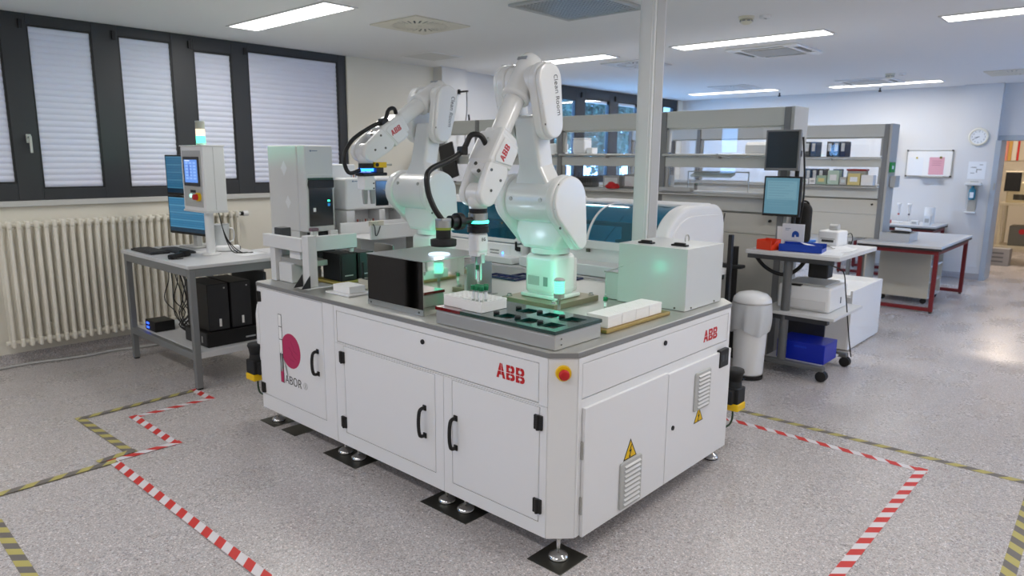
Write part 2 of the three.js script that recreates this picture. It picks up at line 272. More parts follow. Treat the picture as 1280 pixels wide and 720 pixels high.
// ================================================================ robot workcell cabinet
const T = .932, CX0 = 2.135, CX1 = 3.70, CZ0 = -4.11, CZ1 = -1.64, CH = .083;
{
  const t = thing('workcell_cabinet', 'large white steel cabinet with grey worktop carrying the robots', 'cabinet', [2.9, 0, -2.87]);
  const o = t.position, oct = (x0, x1, z0, z1, c, e = .02) => [[x0, z0 + e], [x0, z1 - c], [x0 + c, z1], [x1 - c, z1], [x1, z1 - c], [x1, z0 + e], [x1 - e, z0], [x0 + e, z0]].map(([x, z]) => [x - o.x, z - o.z]);
  { const n = .0095, e = .02; // the body, set back behind the front and side panels so that the gaps between them are real
    part(t, 'body', prism([[CX0, CZ0 + e], [CX0, -4.0885], [CX0 + n, -4.0885], [CX0 + n, -1.726], [CX0, -1.726], [CX0, CZ1 - CH], [CX0 + CH, CZ1], [2.2205, CZ1], [2.2205, CZ1 - n], [3.6135, CZ1 - n], [3.6135, CZ1], [CX1 - CH, CZ1], [CX1, CZ1 - CH], [CX1, CZ0 + e], [CX1 - e, CZ0], [CX0 + e, CZ0]].map(([x, z]) => [x - o.x, z - o.z]), .11, .908), M.white); }
  part(t, 'worktop', prism(oct(CX0 - .003, CX1 + .003, CZ0 - .003, CZ1 + .003, CH), .908, T, .002), M.worktop, 'brushed steel worktop');
  part(t, 'worktop_edge', [prism(oct(CX0 - .006, CX1 + .006, CZ0 - .006, CZ1 + .006, CH), .9085, T - .0035)], M.edge, 'grey worktop edging');
  const W = (geo) => geo.translate(-o.x, -o.y, -o.z);
  // panels on the front side (towards -x): proud by a few millimetres, gap around
  const fx = CX0;
  const panelX = (name, z0, z1, y0, y1, pr = .006) => bx(t, name, M.door, fx - pr, fx + .009, y0, y1, z0, z1, .0025);
  const handleX = (parent, z, y0, y1) => part(parent, 'handle', W(merge([tube([[fx - .004, y1, z], [fx - .035, y1 - .004, z], [fx - .045, y1 - .03, z], [fx - .045, y0 + .03, z], [fx - .035, y0 + .004, z], [fx - .004, y0, z]], .009, 30, 10), boxg(fx - .012, fx - .004, y1 - .015, y1 + .013, z - .012, z + .012, .003), boxg(fx - .012, fx - .004, y0 - .013, y0 + .015, z - .012, z + .012, .003)])), M.black, 'black bow handle');
  const hingeX = (parent, z, y, s = 1) => part(parent, 'hinge', W(merge([boxg(fx - .016, fx - .002, y - .032, y + .032, z - .022, z - .001, .003), boxg(fx - .016, fx - .002, y - .032, y + .032, z + .001, z + .022, .003), cylg(.008, .008, .066, fx - .014, y - .033, z, 'y', 10)])), M.black);
  // left module
  const skinX = (z0, z1, y0, y1, holes) => part(t, 'front_frame', W(onFace(extrude(frameShape(z0, z1, y0, y1, holes), .014), 'x-', fx + .009, 0, 0)), M.door);
  skinX(-4.088, -3.249, .113, .9065, [[-4.0838, -3.3565, .2065, .9035]]);
  const d1 = panelX('door', -4.0805, -3.36, .21, .90);
  handleX(d1, -3.42, .475, .61); hingeX(d1, -4.062, .844); hingeX(d1, -4.062, .25);
  // right module
  skinX(-3.246, -1.7265, .6985, .9065, [[-3.2235, -1.7705, .7045, .8795]]); skinX(-3.246, -2.3578, .113, .6965, [[-3.1635, -2.4145, .1885, .6905]]); skinX(-2.3552, -1.7265, .113, .6965, [[-2.2995, -1.7625, .1745, .6905]]);
  const dw = panelX('drawer_front', -3.22, -1.774, .708, .876, .005);
  part(dw, 'lock', W(cylg(.012, .012, .006, fx - .008, .835, -2.50, 'x', 20)), M.black);
  part(dw, 'logo', W(onFace(abbMark(.066), 'x-', fx - .005, .768, -2.012)), M.abbRed, 'red block letter mark');
  const d2 = panelX('door', -3.16, -2.418, .192, .688);
  const d3 = panelX('door', -2.296, -1.766, .178, .688);
  handleX(d2, -2.492, .362, .506); handleX(d3, -2.272, .362, .51);
  hingeX(d2, -3.176, .624); hingeX(d2, -3.176, .25); hingeX(d3, -1.768, .624); hingeX(d3, -1.768, .25);
  // right side (towards +z)
  const fz = CZ1, panelZ = (name, x0, x1, y0, y1, pr = .012) => bx(t, name, M.door, x0, x1, y0, y1, pr > .01 ? fz + .0055 : fz - .009, fz + pr, .0025);
  part(t, 'side_frame', W(extrude(frameShape(2.221, 3.613, .113, .9055, [[2.2445, 3.5865, .7235, .8795]]), .014).translate(0, 0, fz - .009)), M.door);
  const sd = panelZ('drawer_front', 2.248, 3.583, .727, .876, .005);
  part(sd, 'lock', W(cylg(.012, .012, .006, 2.906, .84, fz + .008, 'z', 20)), M.black);
  part(sd, 'logo', W(onFace(abbMark(.062), 'z+', 3.305, .765, fz + .005)), M.abbRed, 'red block letter mark');
  const e1 = panelZ('door', 2.25, 2.927, .108, .688, .022), e2 = panelZ('door', 2.931, 3.61, .108, .68, .022);
  part(e2, 'lock', W(cylg(.012, .012, .006, 2.99, .39, fz + .024, 'z', 20)), M.black);
  for (const y of [.25, .5]) part(e1, 'hinge', W(boxg(2.244, 2.252, y - .04, y + .04, fz + .001, fz + .016, .002)), M.steel);
  const vent = (p, x0, x1, y0, y1) => { const cx = (x0 + x1) / 2, cy = (y0 + y1) / 2; const v = part(p, 'vent', W(extrude(roundRect(x1 - x0, y1 - y0, .014), .012, .004).translate(cx, cy, fz + .02)), M.greyLight, 'grey louvred vent');
    for (let k = 0; k < 9; k++) { const y = y0 + (y1 - y0) * (k + 1) / 10; part(v, 'louvre', W(new THREE.BoxGeometry(x1 - x0 - .05, .0035, .014).rotateX(.6).translate(cx + .004, y, fz + .034)), M.whiteMat); } };
  vent(e2, 3.195, 3.365, .415, .625); vent(e1, 2.522, 2.70, .125, .355);
  const warn = (p, x, y, s) => { const tri = (k) => shape([[-s * k, -s * .58 * k], [s * k, -s * .58 * k], [0, s * 1.15 * k]]);
    const sg = part(p, 'warning_sign', W(extrude(tri(1), .001).translate(x, y, fz + .022)), M.black, 'yellow high voltage triangle');
    part(sg, 'sign_face', W(extrude(tri(.82), .001).translate(x, y, fz + .0226)), M.yellow);
    part(sg, 'bolt_symbol', W(extrude(shape([[.12, .62], [-.22, .02], [-.02, .06], [-.16, -.34], [-.24, -.32], [-.1, -.52], [.06, -.36], [-.04, -.34], [.2, .2], [0, .16], [.22, .6]].map(([a, b]) => [a * s, b * s])), .001).translate(x, y, fz + .0232)), M.black); };
  warn(e2, 3.262, .375, .05); warn(e1, 2.606, .388, .055);
  const cp = part(t, 'connector_panel', W(boxg(3.47, 3.575, .59, .69, fz + .0, fz + .028, .006)), M.black, 'small black connector panel');
  for (const x of [3.49, 3.525]) part(cp, 'socket', W(boxg(x, x + .028, .625, .66, fz + .027, fz + .030, .002)), M.charcoal);
  // emergency stop on the chamfer
  { const c = new THREE.Vector3((CX0 + CX0 + CH) / 2, .845, (CZ1 + CZ1 - CH) / 2), q = new THREE.Quaternion().setFromUnitVectors(new THREE.Vector3(0, 1, 0), new THREE.Vector3(-1, 0, 1).normalize());
    const put = g => W(g.applyQuaternion(q).translate(c.x - .0, c.y, c.z));
    const es = part(t, 'emergency_stop', put(cylg(.033, .031, .016, 0, .0, 0, 'y', 32)), M.yellow, 'yellow and red emergency stop button');
    part(es, 'button', put(lathe([[0, .045], [.016, .044], [.0215, .038], [.0225, .028], [.013, .024], [.012, .012], [0, .012]], 32)), M.red); }
  // logo of the left door
  { const lx = fx - .0064, tilt = -.03;
    const disc = part(d1, 'logo_disc', W(onFace(extrude(new THREE.Shape().absarc(0, 0, .108, 0, Math.PI * 2), .0008), 'x-', lx, .553, -3.715)), M.magenta, 'round magenta laboratory logo');
    // test tube
    const tubeO = [[-.019, 0], [.019, 0], [.019, .43], [-.019, .43]];
    part(d1, 'logo_tube', W(onFace(extrude(shape(tubeO), .0008), 'x-', lx - .0008, .335, -3.824)), M.ink);
    part(d1, 'logo_tube_fill', W(onFace(merge([extrude(shape([[-.016, .185], [.016, .185], [.016, .27], [-.016, .27]]), .0008), extrude(shape([[-.016, .275], [.016, .275], [.016, .35], [-.016, .35]]), .0008), extrude(shape([[-.016, .355], [.016, .355], [.016, .427], [-.016, .427]]), .0008)]), 'x-', lx - .0014, .335, -3.824)), M.foam);
    part(d1, 'logo_tube_liquid', W(onFace(merge([extrude(shape([[-.016, .003], [.016, .003], [.016, .09], [-.004, .09], [-.016, .06]]), .0008)]), 'x-', lx - .0014, .335, -3.824)), M.magenta);
    part(d1, 'logo_leaf', W(onFace(merge([extrude(shape([[-.02, .1], [.0, .19], [.012, .12], [.004, .06], [-.012, .06]]), .0008), extrude(shape([[.022, .15], [.05, .06], [.068, .04], [.05, .1]]), .0008)]), 'x-', lx - .002, .345, -3.822)), M.greyPanel);
    part(d1, 'logo_lettering', W(onFace(textg('ABOR', .052, .0008, fontReg), 'x-', lx, .34, -3.795)), M.ink);
    part(d1, 'logo_lettering', W(onFace(textg('®', .042, .0008, fontReg), 'x-', lx, .345, -3.592)), M.greyLight);
    part(d1, 'logo_lines', W(onFace(merge([[.0, .04], [-.02, .005], [.01, -.03], [.03, .0], [-.01, -.055]].map(([u, v], i) => new THREE.BoxGeometry(.055, .0022, .0008).rotateZ(-.9 + i * .18).translate(u + .02, v, 0))), 'x-', lx - .0009, .553, -3.715)), S(0x8e1f47, .5)); }
  // levelling feet
  const foot = (x, z) => { const f = part(t, 'levelling_foot', W(lathe([[0, .0], [.043, .0], [.045, .006], [.04, .018], [.018, .03], [.01, .034], [.009, .034], [.009, .125], [0, .125]], 28).translate(x, .003, z)), M.chrome, 'chrome levelling foot'); part(f, 'rubber_pad', W(cylg(.044, .044, .005, x, .001, z)), M.rubber); part(f, 'nut', W(cylg(.016, .016, .012, x, .092, z, 'y', 6)), M.steel); };
  for (const [x, z] of [[2.2, -1.706], [2.218, -2.30], [2.218, -2.435], [2.218, -3.18], [2.218, -3.31], [2.215, -4.06], [3.62, -1.706], [3.62, -4.06], [3.62, -2.37], [3.62, -3.24]]) foot(x, z);
  // safety laser scanners at two corners
  const scanner = (x, z, dx, dz) => { const s = part(t, 'laser_scanner', W(merge([boxg(x - .05, x + .05, .305, .40, z - .05, z + .05, .008), boxg(x - .028 - dx * .06, x + .028 - dx * .06, .31, .39, z - .028 - dz * .06, z + .028 - dz * .06, .004), cylg(.045, .04, .04, x, .40, z), lathe([[0, .075], [.05, .075], [.054, .06], [.047, .045], [.04, 0], [0, 0]], 28).translate(x, .43, z)])), M.rubber, 'black safety laser scanner');
    part(s, 'scanner_base', W(boxg(x - .055, x + .055, .262, .308, z - .055, z + .055, .01)), M.yellow, 'yellow scanner foot');
    part(s, 'cable', W(tube([[x, .262, z], [x + .002, .2, z], [x - dx * .02, .175, z - dz * .02], [x - dx * .09, .17, z - dz * .09]], .006, 20, 6)), S(0x25402c, .6)); };
  scanner(3.80, -1.67, 1, 0); scanner(2.165, -4.215, 0, -1);
  const fender = (x, z) => part(t, 'side_fender', W(lathe([[0, .80], [.03, .79], [.05, .76], [.06, .70], [.062, .40], [.045, .38], [0, .38]], 24).translate(x, 0, z)), M.white, 'white rounded plastic canister');
  fender(3.775, -1.80); fender(2.23, -4.185);
  for (const [x, z, a] of [[3.715, -1.752, 'x'], [2.2, -4.135, 'z']]) part(t, 'side_button', W(merge([cylg(.02, .02, .05, x + (a === 'x' ? .015 : 0), .84, z - (a === 'z' ? .015 : 0), a, 20), new THREE.SphereGeometry(.024, 18, 12).translate(x + (a === 'x' ? .04 : 0), .84, z - (a === 'z' ? .04 : 0))])), M.orange, 'orange mushroom button');
}
// steel plates under the feet
for (const [x0, x1, z0, z1, w] of [[2.10, 2.295, -1.80, -1.615, 'at the chamfered cabinet corner'], [2.12, 2.31, -2.53, -2.2, 'under the middle pair of cabinet feet'], [2.12, 2.31, -3.40, -3.08, 'under the pair of feet left of the middle'], [2.13, 2.30, -4.15, -3.97, 'under the foot below the magenta logo door'], [2.14, 2.33, -3.90, -3.74, 'lying loose under the magenta logo door']]) {
  const p = thing('floor_plate', 'thin dark steel floor plate ' + w, 'floor plate', [(x0 + x1) / 2, 0, (z0 + z1) / 2], 0, 'steel plates under the cabinet feet');
  part(p, 'plate', boxg((x0 - x1) / 2, (x1 - x0) / 2, 0, .003, (z0 - z1) / 2, (z1 - z0) / 2, .001), M.steelDark);
}
// ---------------------------------------------------------------- warning tape on the floor
function stripes(a, b, skew) { return canvasTex(128, 64, (c, w, h) => { c.fillStyle = a; c.fillRect(0, 0, w, h); c.fillStyle = b; c.beginPath(); c.moveTo(0, 0); c.lineTo(w / 2, 0); c.lineTo(w / 2 + skew, h); c.lineTo(skew, h); c.fill(); for (const q of [-w, w]) { c.beginPath(); c.moveTo(q, 0); c.lineTo(q + w / 2, 0); c.lineTo(q + w / 2 + skew, h); c.lineTo(q + skew, h); c.fill(); } }, true); }
const tapeRW = new THREE.MeshStandardMaterial({ map: stripes('#d9d6da', '#c9302b', -46), roughness: .5 });
const tapeYG = new THREE.MeshStandardMaterial({ map: stripes('#b3a963', '#6f6a66', 46), roughness: .55 });
function tape(name, label, segs, mat, width, period, lift) {
  const t = thing(name, label, 'tape', [segs[0][0], 0, segs[0][1]]), o = t.position;
  for (const [x0, z0, x1, z1] of segs) { const L = Math.hypot(x1 - x0, z1 - z0), g = new THREE.BoxGeometry(L, .0008, width), uv = g.attributes.uv, p = g.attributes.position;
    for (let i = 0; i < p.count; i++) uv.setXY(i, (p.getX(i) + L / 2) / period, p.getZ(i) / width + .5);
    g.rotateY(-Math.atan2(z1 - z0, x1 - x0)).translate((x0 + x1) / 2 - o.x, lift, (z0 + z1) / 2 - o.z); part(t, 'strip', g, mat); lift += .0009; }
}
tape('floor_tape', 'red and white warning tape zigzagging from the side table past the logo door', [[2.10, -5.09, 2.10, -4.765], [2.125, -4.80, 1.565, -4.80], [1.59, -4.83, 1.59, -4.135], [1.625, -4.165, 1.22, -4.165], [1.245, -4.195, 1.27, -2.0]], tapeRW, .05, .13, .0010);
tape('floor_tape', 'red and white warning tape by the vented cabinet doors', [[4.275, -2.6, 4.275, -.725], [4.31, -.755, 2.2, -.775]], tapeRW, .05, .13, .0010);
tape('floor_tape', 'yellow and grey tape outside the zigzag red and white tape', [[1.36, -4.2, 1.335, -5.05], [1.31, -5.02, 2.08, -5.05], [.2, -4.14, 1.26, -4.145], [1.18, -4.2, 1.39, -4.225]], tapeYG, .05, .13, .0042);
tape('floor_tape', 'yellow and grey tape strip on the open floor near the blinds side', [[.63, -3.85, .60, -2.6]], tapeYG, .05, .13, .0010);
tape('floor_tape', 'yellow and grey tape running along the aisle towards the bin', [[4.49, -2.7, 4.497, .4]], tapeYG, .05, .13, .0010);
tape('floor_tape', 'yellow and grey tape crossing the aisle towards the door side', [[4.3, -.26, 2.6, -.225]], tapeYG, .055, .13, .0010);
// ================================================================ the two robot arms
function hull2(x0, y0, r0, x1, y1, r1) {   // outline of a belt round two circles
  const d = Math.hypot(x1 - x0, y1 - y0), a = Math.atan2(y1 - y0, x1 - x0), b = Math.acos((r0 - r1) / d), s = new THREE.Shape();
  s.absarc(x0, y0, r0, a + b, a - b + 2 * Math.PI, false); s.absarc(x1, y1, r1, a - b, a + b, false); s.closePath(); return s;
}
const hoseMat = S(0x0c0c0d, .4), ledTeal = glow(0x35ffc8, 5);
function robot(label, base, j2, l1, t2, t3, l2) {
  const t = thing('robot_arm', label, 'robot', [base[0], T, base[1]], Math.PI, 'white six axis robot arms');
  const R = M.robot, lens = .004;
  // mounting plate, pedestal
  const mp = part(t, 'mounting_plate', boxg(-.2, .19, .001, .03, -.185, .185, .002), S(0x9b917b, .4, .7), 'bronze coloured mounting plate');
  for (const [x, z] of [[-.17, -.155], [.16, -.155], [-.17, .155], [.16, .155]]) part(mp, 'bolt', merge([cylg(.012, .012, .014, x, .03, z, 'y', 6), cylg(.016, .016, .004, x, .03, z, 'y', 16)]), M.chrome);
  const pd = part(t, 'pedestal', [boxg(-.115, .105, .03, .052, -.125, .125, .008), boxg(-.10, .098, .045, .272, -.108, .108, .035, 4), boxg(-.135, -.06, .052, .24, -.085, .085, .012, 2)], R);
  part(pd, 'name_plate', boxg(.097, .0995, .10, .15, -.005, .075, .001), M.greyLight, 'grey type plate'); part(pd, 'name_plate', boxg(.097, .0995, .10, .15, -.062, -.032, .001), S(0x8f9a97, .5));
  part(pd, 'connector', boxg(-.142, -.133, .08, .2, -.05, .05, .003), M.charcoal);
  // turning yoke
  part(t, 'turntable', [cylg(.104, .104, .05, 0, .272, 0, 'y', 40), extrude(shape([[-.104, .30], [.104, .30], [.178, .41], [.183, .49], [-.183, .49], [-.178, .41]]), .18, .02, 2).rotateY(Math.PI / 2).translate(-.065, 0, 0), cylg(.1045, .1045, .002, 0, .271, 0, 'y', 40)], R);
  part(t, 'ring_gap', cylg(.1, .1, .003, 0, .2705, 0, 'y', 40), M.charcoal);
  const [jx, jy] = j2;
  for (const s of [-1, 1]) {
    const ck = part(t, 'shoulder_cheek', extrude(hull2(jx, jy, .135, .0, .352, .052), .05, .012, 2, 24).translate(0, 0, s > 0 ? .142 : -.192), R);
    part(ck, 'shoulder_cover', extrude(hull2(jx, jy, .128, .0, .352, .045), .024, .009, 2, 24).translate(0, 0, s > 0 ? .188 : -.212), R);
    const sc = []; for (const [x, y] of [[jx + .09, jy + .085], [jx - .06, jy + .108], [jx + .118, jy - .03], [jx + .075, jy - .13], [.03, .345], [-.045, .39]]) sc.push(cylg(.0065, .0065, .005, x, y, s * .2005, 'z', 10)); for (const q of sc) part(ck, 'screw', q, M.steelDark);
  }
  // lower arm
  const put = g => g.rotateZ(-t2).translate(jx, jy, 0);
  const la = part(t, 'lower_arm', put(merge([cylg(.116, .116, .286, 0, 0, 0, 'z', 40), extrude(shape([[-.12, -.02], [.12, -.02], [.112, .10], [.074, .185], [.068, l1 - .16], [-.068, l1 - .16], [-.074, .185], [-.112, .10]]), .116, .018, 3).rotateY(Math.PI / 2).translate(-.058, 0, 0)])), R);
  for (const s of [-1, 1]) part(la, 'screw', put(cylg(.011, .011, .006, .113, .03, s * .1, 'x', 12)), M.steel);
  for (const s of [-1, 1]) {
    const ck = part(t, 'elbow_cheek', put(extrude(hull2(0, l1, .09, 0, l1 - .21, .076), .052, .012, 2, 20).translate(0, 0, s > 0 ? .078 : -.13)), R);
    const cv = part(ck, 'elbow_cover', put(extrude(hull2(0, l1, .087, 0, l1 - .21, .068), .028, .01, 2, 20).translate(0, 0, s > 0 ? .127 : -.155)), R);
    const sc = []; for (const [x, y] of [[.075, l1 + .02], [.07, l1 - .1], [.064, l1 - .2], [-.028, l1 - .255], [.028, l1 - .255], [-.075, l1 + .02], [-.07, l1 - .1]]) sc.push(cylg(.006, .006, .006, x, y, s * .149, 'z', 10)); for (const q of sc) part(ck, 'screw', put(q), M.steelDark);
    if (s < 0) { const g = textg('Clean Room', .0265, .001, fontReg); g.rotateZ(-Math.PI / 2); g.translate(.012, .085, 0); g.rotateY(Math.PI); part(cv, 'lettering', put(g.translate(-.014, l1 - .06, -.155)), M.ink, 'dark words Clean Room'); }
  }
  // upper arm
  const ex = jx + l1 * Math.sin(t2), ey = jy + l1 * Math.cos(t2), putU = g => g.rotateZ(-t3).translate(ex, ey, 0), ox = -.028;
  const along = g => g.translate(ox, 0, 0);
  const hs = part(t, 'elbow_housing', putU(merge([cylg(.08, .08, .16, 0, 0, 0, 'z', 36), along(lathe([[0, -.135], [.03, -.132], [.05, -.12], [.061, -.095], [.065, -.06], [.067, .095], [.072, .1], [.072, .118], [.06, .124], [0, .124]], 36))])), R);
  part(hs, 'badge', putU(along(boxg(-.0665, -.062, -.085, -.068, -.03, .03, .001))), S(0x9aa0a8, .4));
  part(t, 'upper_arm', putU(along(lathe([[0, .12], [.052, .12], [.048, .3], [.05, .36], [0, .36]], 36))), R);
  const fh = part(t, 'forearm_housing', putU(merge([boxg(-.075, .05, .31, .375, -.062, .062, .016, 2), extrude(shape([[-.085, .345], [.055, .345], [.068, .38], [.068, .47], [-.068, .52], [-.085, .5]]), .156, .014, 2).translate(0, 0, -.078)])), R);
  for (const s of [-1, 1]) {
    const pl = part(fh, 'side_plate', putU(extrude(shape([[-.06, .365], [.045, .365], [.055, .39], [.055, .455], [-.055, .495], [-.068, .47]]), .008, .003).translate(0, 0, s > 0 ? .076 : -.084)), R);
    if (s < 0) { const g = abbMark(.034); g.rotateZ(-Math.PI / 2).translate(-.017, .044, 0).rotateY(Math.PI); part(pl.parent, 'logo', putU(g.translate(-.022, .425, -.084)), M.abbRed, 'red block letter mark'); }
  }
  const wf = part(t, 'wrist_fork', putU(merge([-1, 1].map(s => extrude(hull2(0, l2, .06, -.004, l2 - .12, .072), .04, .012, 2, 18).translate(0, 0, s > 0 ? .036 : -.076)).concat([boxg(-.07, .062, .47, l2 - .08, -.07, .07, .016, 2)]))), R);
  for (const q of [[-.05, .54], [.03, .55], [.0, l2 - .02]].map(([x, y]) => cylg(.007, .007, .006, x, y, -.076, 'z', 10)).concat([cylg(.009, .009, .008, -.072, .52, .02, 'x', 12), cylg(.009, .009, .008, -.072, .56, -.02, 'x', 12)])) part(wf, 'screw', putU(q), M.steelDark);
  const wx = ex + l2 * Math.sin(t3), wy = ey + l2 * Math.cos(t3);
  part(t, 'wrist', [cylg(.052, .052, .07, wx, wy, 0, 'z', 30), lathe([[0, 0], [.05, 0], [.05, -.04], [.044, -.07], [0, -.07]].reverse(), 30).translate(wx, wy, 0)], R);
  return { t, wx, wy, ex, ey, putU, ox };
}
const R2 = robot('front white robot arm reaching down over the green-capped tubes', [2.95, -2.385], [.10, .558], .60, .19, 2.573, .643);
const R1 = robot('rear white robot arm reaching sideways towards the small analysers', [3.14, -3.57], [.10, .558], .60, -.195, 2.128, .643);
{ // tool of the front robot: gripper with lit ring, holding a capped tube; second suction head on a side arm
  const { t, wx, wy, ex, ey, putU } = R2, y = d => wy - d;
  const tc = part(t, 'tool_flange', [cylg(.044, .044, .02, wx, y(.09), 0, 'y', 30), cylg(.05, .05, .014, wx, y(.152), 0), cylg(.052, .052, .026, wx, y(.184), 0, 'y', 30)], M.black);
  part(tc, 'adapter', cylg(.047, .047, .036, wx, y(.128), 0, 'y', 30), M.steel);
  part(tc, 'light_ring', cylg(.0515, .0515, .012, wx, y(.140), 0, 'y', 30), ledTeal, 'glowing green ring');
  const g = part(t, 'gripper', [boxg(wx - .04, wx + .04, y(.285), y(.184), -.036, .036, .018, 3), boxg(wx - .035, wx + .035, y(.30), y(.27), -.03, .03, .006)], R2 ? M.white : null);
  part(g, 'gripper_marking', textg('EG', .016, .0006).rotateY(Math.PI).translate(wx + .012, y(.225), -.0362), M.ink);
  for (const s of [-1, 1]) { const f = part(g, 'finger', [boxg(wx - .014, wx + .014, y(.335), y(.288), s * .006, s * .034, .003), boxg(wx - .006, wx + .006, y(.42), y(.33), s * .012, s * .02, .002)], M.alu); }
  const sa = part(t, 'side_arm', [cylg(.016, .016, .12, wx + .10, y(.125), 0, 'x', 20), cylg(.04, .04, .03, wx + .13, y(.125), 0, 'x', 28), cylg(.03, .03, .04, wx + .165, y(.125), 0, 'x', 24)], M.black);
  const sx = wx + .225;
  const su = part(t, 'suction_head', [cylg(.034, .034, .05, sx, y(.20), 0, 'y', 28), lathe([[0, 0], [.058, 0], [.06, .008], [.06, .03], [.04, .034], [0, .034]], 32).translate(sx, y(.232), 0)], M.rubber, 'black round suction head');
  part(su, 'head_ring', cylg(.036, .036, .012, sx, y(.158), 0, 'y', 28), S(0x8b9b3a, .5)); part(su, 'head_ring', [cylg(.037, .037, .03, sx, y(.146), 0, 'y', 28), boxg(sx - .03, sx + .03, y(.118), y(.105), -.025, .025, .004)], M.steel);
  const fp = (al, out, z) => [ex + .537 * al + .843 * out, ey - .843 * al + .537 * out, z];
  const hs = part(t, 'hose', tube([fp(.42, .075, .0), fp(.40, .125, .01), fp(.42, .16, .03), fp(.48, .15, .05), fp(.54, .165, .06), fp(.59, .20, .06), [sx + .045, y(-.10), .05], [sx + .055, y(-.02), .04], [sx + .035, y(.06), .02], [sx, y(.12), 0]], .0135, 60, 10), hoseMat, 'black hose looping to the suction head');
  { const c = fp(.50, .15, .055); part(hs, 'hose_clamp', boxg(c[0] - .02, c[0] + .02, c[1] - .02, c[1] + .02, c[2] - .02, c[2] + .02, .006), M.black); }
  part(t, 'hose_plug', cylg(.013, .013, .05, fp(.42, .05, 0)[0], fp(.42, .05, 0)[1], 0, 'y', 12), M.steel); part(t, 'hose_plug', cylg(.009, .009, .05, fp(.45, .05, 0)[0], fp(.45, .05, 0)[1], .03, 'y', 12), M.steel);
}
{ // tool of the rear robot
  const { t, wx, wy, ex, ey } = R1, y = d => wy - d;
  part(t, 'tool_flange', [cylg(.045, .045, .03, wx, y(.10), 0, 'y', 30), boxg(wx - .13, wx + .05, y(.145), y(.125), -.045, .045, .006)], M.black);
  part(t, 'light_ring', cylg(.047, .047, .018, wx, y(.118), 0, 'y', 30), glow(0x2470ff, 4), 'glowing blue ring');
  const se = part(t, 'sensor', boxg(wx - .13, wx - .04, y(.095), y(.062), -.04, .0, .004), M.yellow, 'yellow sensor block'); part(se, 'sensor_eye', cylg(.012, .012, .006, wx - .055, y(.078), -.041, 'z', 16), M.black);
  part(se, 'sensor_plug', [cylg(.007, .004, .05, wx - .155, y(.078), -.02, 'x', 10)], M.steel); part(se, 'sensor_bracket', boxg(wx - .105, wx - .05, y(.126), y(.094), -.04, .02, .004), M.dark);
  const g = part(t, 'gripper', boxg(wx - .035, wx + .04, y(.23), y(.145), -.04, .04, .008, 2), M.white);
  part(g, 'gripper_mark', [cylg(.005, .005, .003, wx - .025, y(.19), -.0405, 'z', 10), cylg(.005, .005, .003, wx - .025, y(.22), -.0405, 'z', 10)], M.black);
  for (const s of [-1, 1]) part(g, 'finger', extrude(shape([[-.016, 0], [.016, 0], [.014, -.035], [s * .0 + .008, -.085], [-.012, -.085], [-.016, -.04]]), .02, .002).translate(wx + s * .028, y(.23), -.03), M.greyPanel);
  const hs = part(t, 'hose', tube([[ex + .30, ey - .12, -.0], [ex + .335, ey - .075, -.02], [ex + .385, ey - .085, -.03], [ex + .42, ey - .145, -.035], [ex + .52, ey - .195, -.02], [ex + .645, ey - .28, .0], [ex + .70, ey - .38, .0], [ex + .67, ey - .465, .0], [wx + .02, y(.105), 0], [wx, y(.11), 0]], .0125, 60, 10), hoseMat, 'black hose looping to the gripper');
  part(hs, 'hose_clamp', boxg(ex + .405, ex + .455, ey - .185, ey - .14, -.055, -.01, .006), M.black);
  part(t, 'hose_plug', [cylg(.012, .012, .05, ex + .29, ey - .16, .0, 'y', 12)], M.steel);
}
// ================================================================ things on the worktop
{ // mirror-polished cover box
  const t = thing('mirror_box', 'mirror polished steel box with a lit ring on its top', 'box', [2.34, T, -2.81]), x0 = 2.21, x1 = 2.49, z0 = -3.035, z1 = -2.585, yt = 1.207;
  const o = t.position, W = g => g.translate(-o.x, -o.y, -o.z);
  bx(t, 'front_panel', M.mirror, x0, x0 + .004, T + .03, yt - .004, z0, z1, .001);
  bx(t, 'front_foot', M.steel, x0 - .003, x0 + .006, T + .001, T + .03, z0, z1, .001);
  bx(t, 'side_panel', M.mirror, x0 + .0045, x1, T + .001, yt - .004, z1 - .004, z1, .001);
  bx(t, 'side_panel', M.steel, x0 + .0045, x1, T + .001, yt - .004, z0, z0 + .004, .001);
  bx(t, 'back_panel', M.steel, x1 - .004, x1, T + .001, yt - .004, z0 + .005, z1 - .005, .001);
  const tp = bx(t, 'top_panel', M.steel, x0 - .003, x1 + .17, yt - .004, yt, z0 - .004, z1 + .003, .001);
  for (const z of [z0 + .03, z1 - .03]) part(t, 'screw', W(cylg(.006, .006, .003, x0 - .004, T + .016, z, 'x', 10)), M.steelDark);
  const c = at(549, 318, 1, yt + .003);
  part(t, 'light_ring', W(merge([new THREE.TorusGeometry(.05, .007, 8, 40).rotateX(Math.PI / 2).translate(c.x, yt + .004, c.z), cylg(.046, .046, .003, c.x, yt, c.z, 'y', 32)])), glow(0xd8ecff, .85), 'glowing white ring light');
  const l = new THREE.PointLight(0xd8ecff, .04, 0, 2); l.position.set(c.x - o.x, yt + .05 - o.y, c.z - o.z); t.add(l);
}
